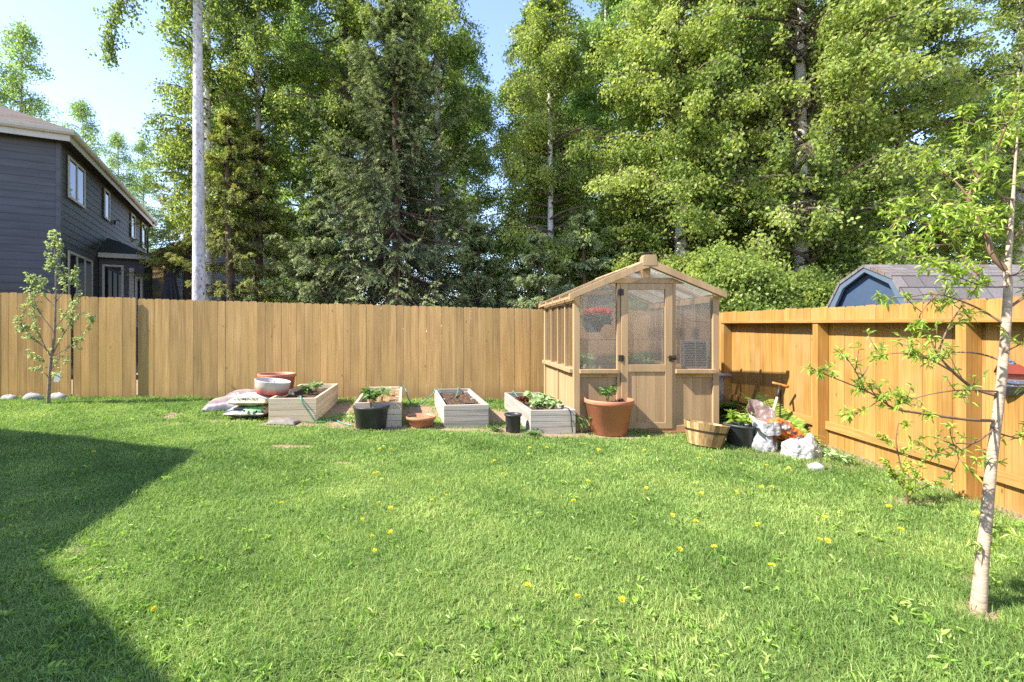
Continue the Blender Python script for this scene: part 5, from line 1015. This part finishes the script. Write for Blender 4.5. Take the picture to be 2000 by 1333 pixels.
# own house just outside the frame: its roof shades the left of the lawn
hz_ = 4.6
def back_up(p): k = (hz_-p.z)/(-LD.z); return (p.x-LD.x*k, p.y-LD.y*k)
A_, B_, C_, D_ = [Vector((G(*q).x, G(*q).y, 0.05)) for q in ((0, 836), (408, 881), (112, 1098), (345, 1333))]
A2 = A_+(A_-B_)*2.2; D2 = D_+(D_-C_)*0.9
poly = [back_up(A2), back_up(B_), back_up(C_), back_up(D2)]; poly += [(poly[-1][0]-0.6, -9.0), (poly[0][0], -9.0)]
oh = thing('own_house', 'house whose roof shades the left side of the lawn', 'house'); tag(oh, kind='structure')
mb = MB(); mb.prism(poly, lambda a, b, d: Vector((a, b, d)), hz_-0.25, hz_-0.01); mb.build('eave', MT['trim'], oh)
cxx, cyy = sum(p[0] for p in poly)/6, sum(p[1] for p in poly)/6
mb = MB(); mb.add([(p[0], p[1], hz_) for p in poly]+[(cxx, cyy, hz_+1.3)], [(i, (i+1) % 6, 6) for i in range(6)]); mb.build('roof', MT['shingle'], oh)
mb = MB(); mb.prism([(cxx+(p[0]-cxx)*0.9, cyy+(p[1]-cyy)*0.9) for p in poly], lambda a, b, d: Vector((a, b, d)), -0.5, hz_-0.25); mb.build('wall', MT['siding'], oh)
# ------------------------------------------------------------------ trees
def broadleaf(name, label, cat, H, cb, R, tr, nb, nt, nl, leaf=0.075, bark='birch', lmat='birchleaf', seed=1, prof=None, droop=0.5, hang=0.55, lean=(0, 0), group='trees beyond the back fence', vmean=0.5, spread=0.13, gap=None):
    r = np.random.RandomState(seed); root = thing(name, label, cat, (0, 0, 0), 0, group)
    zs = np.linspace(0, 1, 26); tx = lean[0]*zs+0.10*np.sin(zs*5+seed)*zs; ty = lean[1]*zs+0.10*np.cos(zs*4+seed*2)*zs
    tp = np.stack([tx, ty, zs*H-0.3*(1-zs)], 1); trd = tr*(1-zs)**0.75+0.012; trd[0] *= 1.25
    V, Q = tubes_np(tp[None], trd[None], 14); quads('trunk', V, Q, MT[bark], root, smooth=True)
    t = r.uniform(0, 1, nb)**0.9; t = np.sort(t); hz = cb+(H*0.985-cb)*t; az = r.uniform(0, 2*PI, nb)
    pf = prof or (lambda q: (np.clip(q*4+0.45, 0, 1))*(1-q**1.7)**0.8+0.06)
    L = R*pf(t)*r.uniform(0.6, 1.12, nb); s = np.linspace(0, 1, 8)
    rise = r.uniform(0.25, 0.75, nb)*(0.6+0.9*t)
    bx_ = np.interp(hz, tp[:, 2], tp[:, 0]); by_ = np.interp(hz, tp[:, 2], tp[:, 1])
    wob = 0.08*np.sin(s[None]*6+r.uniform(0, 6, (nb, 1)))*L[:, None]
    rad = L[:, None]*s[None]*(1-0.12*s[None]); dz = L[:, None]*(rise[:, None]*s[None]-droop*(0.35+rise[:, None])*s[None]**2.3)
    P = np.stack([bx_[:, None]+np.cos(az)[:, None]*rad-np.sin(az)[:, None]*wob, by_[:, None]+np.sin(az)[:, None]*rad+np.cos(az)[:, None]*wob, hz[:, None]+dz], -1)
    br = np.clip(0.018*L, 0.008, 0.05)[:, None]*(1-0.85*s[None]); V1 = tubes_np(P, br, 5)
    # twigs
    f = r.uniform(0.18, 1.0, (nb, nt)); fi = f*7; i0 = np.clip(fi.astype(int), 0, 6); fr = (fi-i0)[..., None]
    bi = np.arange(nb)[:, None]; B0 = P[bi, i0]*(1-fr)+P[bi, i0+1]*fr; T0 = nrm(P[bi, i0+1]-P[bi, i0])
    dirs = nrm(T0*0.7+r.normal(0, 0.75, (nb, nt, 3))*np.array([1, 1, 0.55])); tl = (0.25+0.38*L[:, None]*(1.1-f))*r.uniform(0.5, 1.2, (nb, nt))*0.62
    s2 = np.linspace(0, 1, 5); TP = B0[:, :, None]+dirs[:, :, None]*(tl[..., None]*s2)[..., None]; TP[..., 2] -= hang*tl[..., None]*s2**2*1.1
    TPf = TP.reshape(-1, 5, 3); V2 = tubes_np(TPf[:, ::2], np.tile([0.006, 0.004, 0.0015], (len(TPf), 1)), 3)
    V, Q = join([V1, V2]); quads('branch', V, Q, MT['twig'], root)
    m = len(TPf); k = r.uniform(0.1, 1.0, (m, nl)); ki = np.clip((k*4).astype(int), 0, 3); kf = (k*4-ki)[..., None]; mi = np.arange(m)[:, None]
    LP = TPf[mi, ki]*(1-kf)+TPf[mi, ki+1]*kf; LP = LP+r.normal(0, spread, LP.shape)*np.array([1, 1, 0.8]); LP[..., 2] -= hang*r.uniform(0, 0.35, (m, nl))**1.5
    LP = LP.reshape(-1, 3); n = len(LP); thin = r.uniform(size=n) < np.repeat(np.clip(0.25+L/(0.75*R), 0, 1), nt*nl); cv = np.repeat(np.clip(r.normal(vmean, 0.10, m)+np.repeat(r.normal(0, 0.13, nb), nt), 0, 1), nl)
    LP = LP[thin]; cv = cv[thin]; n = len(LP)
    if gap is not None:                                  # a thin place in the crown, where the trunk shows
        dx, dy, za, zb, hw = gap[:5]; al = LP[:, 0]*dx+LP[:, 1]*dy; pe = np.abs(LP[:, 0]*dy-LP[:, 1]*dx); inn = (al > 0.1) & (pe < hw*(1+0.5*np.sin(LP[:, 2]*3.1))) & (LP[:, 2] > za) & (LP[:, 2] < zb)
        if len(gap) > 5:
            sx_, sy_ = gap[5:7]; al2 = LP[:, 0]*sx_+LP[:, 1]*sy_; pe2 = np.abs(LP[:, 0]*sy_-LP[:, 1]*sx_); inn |= (al2 > 0.1) & (pe2 < 0.35) & (LP[:, 2]-al2*0.95 > za) & (LP[:, 2]-al2*0.95 < zb) & (np.sin(LP[:, 2]*2.3) > -0.6)
        keep = ~inn | (r.uniform(size=n) < 0.06); LP = LP[keep]; cv = cv[keep]; n = len(LP)
    A = r.normal(0, 0.8, (n, 3))+np.array([0, 0, -0.85]); Ls = leaf*r.uniform(0.65, 1.25, n)
    V, Q = leaf_np(LP, A, Ls, Ls*0.78, N=r.normal(0, 1, (n, 3))+np.array([-0.35, -0.45, 0.55]), fold=0.12)
    val = np.clip(cv+r.normal(0, 0.13, n), 0, 1)
    quads('crown', V, Q, MT[lmat], root, val=val.repeat(4)); return root
def spruce(label, H, R, nb, nt, nn, seed, mat='needle', cb=0.3, vm=0.5, droop=0.35, curl=0.22, group='trees beyond the back fence', shape=0.85, tr=0.16, name='spruce_tree', nL=0.066, nW=0.0135):
    r = np.random.RandomState(seed); root = thing(name, label, 'spruce tree', (0, 0, 0), 0, group)
    zs = np.linspace(0, 1, 16); V, Q = tubes_np(np.stack([0.05*np.sin(zs*6), 0.05*np.cos(zs*5), zs*H-0.3*(1-zs)], 1)[None], (tr*(1-zs)**0.9+0.008)[None], 10); quads('trunk', V, Q, MT['sprucebark'], root, smooth=True)
    t = (np.arange(nb)+r.uniform(0, 1, nb))/nb; t = t**1.15; lv = max(6, int(H/0.60)); t = np.where(r.uniform(size=nb) < 0.93, (np.floor(t*lv)+0.5+r.normal(0, 0.07, nb))/lv, t); t = np.clip(t, 0, 0.995); hz = cb+(H*0.99-cb)*t; az = np.arange(nb)*2.399+r.normal(0, 0.3, nb)
    L = R*((1-t)**shape+0.02)*r.uniform(0.62, 1.15, nb); s = np.linspace(0, 1, 9)
    dr_ = droop*(1.15-0.9*t)*r.uniform(0.7, 1.25, nb); dz = L[:, None]*(-dr_[:, None]*np.sin(s*PI*0.62)[None]+curl*s[None]**3+0.25*t[:, None]*s[None])
    rad = L[:, None]*s[None]; P = np.stack([np.cos(az)[:, None]*rad, np.sin(az)[:, None]*rad, hz[:, None]+dz], -1)
    V1 = tubes_np(P, np.clip(0.014*L, 0.006, 0.05)[:, None]*(1-0.85*s[None]), 4)
    f = 1-(1-r.uniform(0.0, 1.0, (nb, nt)))*0.88; fi = f*8; i0 = np.clip(fi.astype(int), 0, 7); fr = (fi-i0)[..., None]; bi = np.arange(nb)[:, None]
    B0 = P[bi, i0]*(1-fr)+P[bi, i0+1]*fr; T0 = nrm(P[bi, i0+1]-P[bi, i0]); sd = nrm(np.cross(T0, np.array([0, 0, 1.0])))*np.where(r.uniform(size=(nb, nt)) < 0.5, -1, 1)[..., None]
    dirs = nrm(T0*0.85+sd*r.uniform(0.3, 1.2, (nb, nt))[..., None]+r.normal(0, 0.15, (nb, nt, 3))+np.array([0, 0, -0.45])); tl = (0.14+0.19*L[:, None]*(1.15-f))*r.uniform(0.55, 1.25, (nb, nt))
    s2 = np.linspace(0, 1, 4); TP = B0[:, :, None]+dirs[:, :, None]*(tl[..., None]*s2)[..., None]; TP[..., 2] -= 0.28*tl[..., None]*s2**2; TPf = TP.reshape(-1, 4, 3)
    V2 = tubes_np(TPf[:, ::3], np.tile([0.005, 0.0015], (len(TPf), 1)), 3); V, Q = join([V1, V2]); quads('branch', V, Q, MT['sprucebark'], root)
    m = len(TPf); k = r.uniform(0.0, 1.0, (m, nn)); ki = np.clip((k*3).astype(int), 0, 2); kf = (k*3-ki)[..., None]; mi = np.arange(m)[:, None]
    LP = TPf[mi, ki]*(1-kf)+TPf[mi, ki+1]*kf; td = nrm(TPf[:, 3]-TPf[:, 0])[:, None]
    A = td*0.9+r.normal(0, 0.48, LP.shape); A = A.reshape(-1, 3); LP = LP.reshape(-1, 3)+r.normal(0, 0.012, (m*nn, 3)); n = len(LP); Ls = nL*r.uniform(0.6, 1.2, n)
    V, Q = leaf_np(LP, A, Ls, np.full(n, nW)*r.uniform(0.7, 1.4, n), N=np.array([-0.25, -0.2, 1.0])+r.normal(0, 0.42, (n, 3)), fold=0.05)
    tipv = (k.reshape(-1)-0.40)*0.62; base_v = np.repeat(np.clip(r.normal(vm, 0.13, m), 0, 1), nn); fb = np.repeat(((f-0.62)*0.75).reshape(-1), nn)  # pale tips; lit outer and dark inner boughs also painted into the value
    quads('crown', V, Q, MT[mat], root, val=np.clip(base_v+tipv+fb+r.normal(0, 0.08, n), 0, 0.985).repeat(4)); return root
def place(o, px, d, rz=0.0, s=1.0):
    p = GD(px, d); o.location = p; o.rotation_euler = (0, 0, rz); o.scale = (s, s, s); return o
GRP = 'trees beyond the back fence'
full = lambda q: np.clip(q*6+0.7, 0, 1)*(1-q**2.2)**0.8+0.05
# the front row, each with a look of its own
t1 = broadleaf('birch_tree', 'tall bare grey white trunk rising beside the blue grey house', 'birch tree', 17, 8.6, 2.1, 0.140, 80, 14, 30, 0.085, 'aspen', 'birchleaf', 21, hang=1.0, vmean=0.4, group=GRP); place(t1, 388, 10.5, 1.0)
def hanging_limb(root, start, pts, seed):                # one long limb with leafy twigs hanging from it
    r = np.random.RandomState(seed); bp = smooth_path(pts, 6); mb = MB(); mb.tube(bp, [0.022*(1-0.85*i/(len(bp)-1)) for i in range(len(bp))], 6); P = []
    for k in range(60):
        p = bp[r.randint(8, len(bp))]; L = r.uniform(0.25, 0.8); d = np.array([r.normal(0, 0.22), r.normal(0, 0.22), -1]); q = p+d*L; mb.tube([p, p+d*L*0.5+r.normal(0, 0.03, 3), q], [0.004, 0.003, 0.0012], 3)
        for j in range(26): P.append(p+(q-p)*r.uniform(0.1, 1.02)+r.normal(0, 0.06, 3))
    mb.build('limb', MT['twig'], root); P = np.array(P); n = len(P); Ls = 0.08*r.uniform(0.6, 1.2, n)
    V, Q = leaf_np(P, r.normal(0, 0.7, (n, 3))+np.array([0, 0, -0.9]), Ls, Ls*0.75); quads('limb_foliage', V, Q, MT['birchleaf'], root, val=np.clip(r.normal(0.35, 0.2, n), 0, 1).repeat(4))
t1.rotation_euler = (0, 0, 0)
hanging_limb(t1, None, [(0, 0, 9.0), (-0.6, -0.1, 9.5), (-1.3, -0.2, 9.3), (-1.75, -0.25, 8.5), (-1.9, -0.25, 7.7)], 5)
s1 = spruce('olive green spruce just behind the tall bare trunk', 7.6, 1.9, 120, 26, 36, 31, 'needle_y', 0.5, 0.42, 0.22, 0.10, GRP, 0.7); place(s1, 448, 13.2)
s2 = copy_tree(s1); tag(s2, 'olive spruce left of the twin white birch trunks'); place(s2, 505, 14.4, 2.0, 1.0)
s2b = spruce('olive spruce nearest the blue grey house corner, bare below', 8.2, 1.75, 95, 26, 36, 32, 'needle_y', 3.3, 0.45, 0.22, 0.10, GRP, 0.7); place(s2b, 368, 15.8, 4.0, 1.0)
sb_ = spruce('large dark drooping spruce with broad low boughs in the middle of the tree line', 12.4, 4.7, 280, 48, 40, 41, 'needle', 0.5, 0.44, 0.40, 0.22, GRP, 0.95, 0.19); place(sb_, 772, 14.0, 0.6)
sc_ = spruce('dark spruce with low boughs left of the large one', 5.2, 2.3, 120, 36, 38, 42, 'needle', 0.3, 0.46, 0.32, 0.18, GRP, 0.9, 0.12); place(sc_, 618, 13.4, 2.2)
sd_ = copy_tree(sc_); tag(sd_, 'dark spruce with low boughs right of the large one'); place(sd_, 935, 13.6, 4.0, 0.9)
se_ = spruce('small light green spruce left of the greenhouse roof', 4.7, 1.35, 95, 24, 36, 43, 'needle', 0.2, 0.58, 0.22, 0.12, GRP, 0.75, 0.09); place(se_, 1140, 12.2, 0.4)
sf_ = copy_tree(se_); tag(sf_, 'smallest light green spruce above the fence beside the greenhouse'); place(sf_, 1050, 11.4, 2.0, 0.84)
sg_ = copy_tree(se_); tag(sg_, 'light green spruce just behind the greenhouse ridge'); place(sg_, 1195, 12.8, 3.4, 0.95)
b1 = broadleaf('birch_tree', 'slim white trunked birch behind the olive spruces', 'birch tree', 16.5, 4.2, 2.1, 0.13, 130, 19, 21, 0.08, 'birch', 'birchleaf', 51, full, hang=0.95, spread=0.105, lean=(0.2, 0), group=GRP, vmean=0.45, gap=(0.40,-0.916,3.0,9.0,0.22)); place(b1, 500, 15.0)
b2 = copy_tree(b1); tag(b2, 'white trunked birch rising behind the large dark spruce'); place(b2, 850, 16.4, -0.36, 1.15)
b3 = broadleaf('birch_tree', 'light green birch with a slanting white limb left of the greenhouse', 'birch tree', 12.5, 2.0, 2.5, 0.105, 165, 20, 21, 0.078, 'birch', 'birchleaf', 61, full, hang=0.95, spread=0.105, lean=(-0.2, 0), group=GRP, vmean=0.55, gap=(-0.207,-0.978,2.5,8.0,0.2)); place(b3, 1078, 14.0, 0.5)
d1 = broadleaf('aspen_tree', 'green leafy tree with a dark trunk left of the large spruce', 'tree', 16.0, 4.6, 2.6, 0.13, 150, 20, 22, 0.08, 'twig', 'birchleaf', 71, full, hang=0.95, spread=0.105, group=GRP, vmean=0.42); place(d1, 680, 15.8, 1.2, 1.05)
b4 = broadleaf('birch_tree', 'broad leafy birch with a thick white trunk above the side fence corner', 'birch tree', 14.5, 0.7, 3.3, 0.185, 270, 22, 25, 0.088, 'birch', 'birchleaf', 81, lambda q: np.clip(q*10+0.75, 0, 1)*(1-q**2.4)**0.8+0.05, lean=(-0.1, 0), group=GRP, vmean=0.56, hang=0.7, spread=0.11, gap=(-0.606,-0.795,3.6,10.5,0.26,-0.966,-0.259)); place(b4, 1566, 12.3, 0.0, 1.06)
b5 = copy_tree(b4); tag(b5, 'broad leafy birch standing right behind the greenhouse'); place(b5, 1330, 12.8, 2.4, 1.0)
b6 = broadleaf('birch_tree', 'leafy birch behind the blue shed', 'birch tree', 13.0, 1.2, 2.8, 0.13, 175, 20, 24, 0.085, 'birch', 'birchleaf', 91, full, hang=0.95, spread=0.11, group=GRP, vmean=0.45); place(b6, 1760, 13.6, 0.8)
b7 = copy_tree(b1); tag(b7, 'birch with a white trunk at the right edge behind the young tree'); place(b7, 1990, 13.4, 1.0, 0.95)
# second row fills the depth behind
fb = broadleaf('birch_tree', 'pale green birch showing between the front trees', 'birch tree', 17.0, 2.0, 2.8, 0.13, 165, 18, 25, 0.10, 'birch', 'farleaf', 101, full, hang=0.95, spread=0.13, group='pale trees deeper in the wood', vmean=0.5)
far = [(590, 19.5, 0.0, 1.0), (905, 20.0, 1.0, 0.86), (1035, 18.0, 2.1, 0.84), (1180, 18.5, 3.3, 1.0), (1270, 17.0, 4.4, 0.95), (1440, 16.5, 5.2, 0.95), (1650, 16.5, 0.7, 0.9), (1880, 18.5, 1.6, 0.72), (2060, 17.5, 2.9, 0.9), (800, 22.0, 3.9, 1.05), (690, 20.0, 5.0, 0.95), (455, 21.0, 5.7, 0.8), (1530, 21.0, 2.2, 1.1), (1110, 25.0, 0.4, 1.0), (1370, 24.0, 1.4, 1.0)]
for k, (px, d, rz, s) in enumerate(far):
    o = fb if k == 0 else copy_tree(fb); place(o, px, d, rz, s)
fl = broadleaf('birch_tree', 'tall airy birch standing behind the roof of the blue grey house', 'birch tree', 17.5, 5.0, 3.6, 0.14, 120, 15, 12, 0.11, 'birch', 'farleaf', 111, (lambda q: np.clip(q*5+0.5, 0, 1)*(1-q)**0.65+0.04), hang=1.0, group='airy birches behind the blue grey house', vmean=0.6, spread=0.2); place(fl, 38, 24.0)
for (px, d, rz, s, lab) in ((160, 31.0, 1.0, 0.97, 'thin birch top showing just right of the house roof'), (232, 27.0, 2.0, 0.74, 'low birch behind the gutter of the blue grey house'), (282, 29.0, 3.0, 0.76, 'birch between the house eave and the olive spruces'), (-40, 22.0, 4.0, 0.9, 'birch at the left edge over the house roof')):
    o = copy_tree(fl); tag(o, lab); place(o, px, d, rz, s)
t2 = copy_tree(b1); tag(t2, 'leafy birch just behind the tall bare trunk'); place(t2, 412, 14.4, 3.6, 0.98)
# understory at the fences
sh1 = broadleaf('leafy_shrub', 'leafy shrub rising over the side fence corner', 'shrub', 3.0, 0.3, 1.0, 0.03, 60, 12, 26, 0.075, 'twig', 'birchleaf', 121, full, group='shrubs behind the fences', vmean=0.5, hang=0.35); place(sh1, 1440, 9.6)
for (px, d, s, lab) in ((1500, 9.9, 0.95, 'leafy shrub above the orange fence right of the greenhouse'), (1585, 10.6, 0.95, 'leafy shrub beside the gable of the blue shed'), (1400, 10.4, 1.1, 'leafy shrub directly behind the greenhouse right eave')):
    o = copy_tree(sh1); tag(o, lab); place(o, px, d, px*0.37, s)
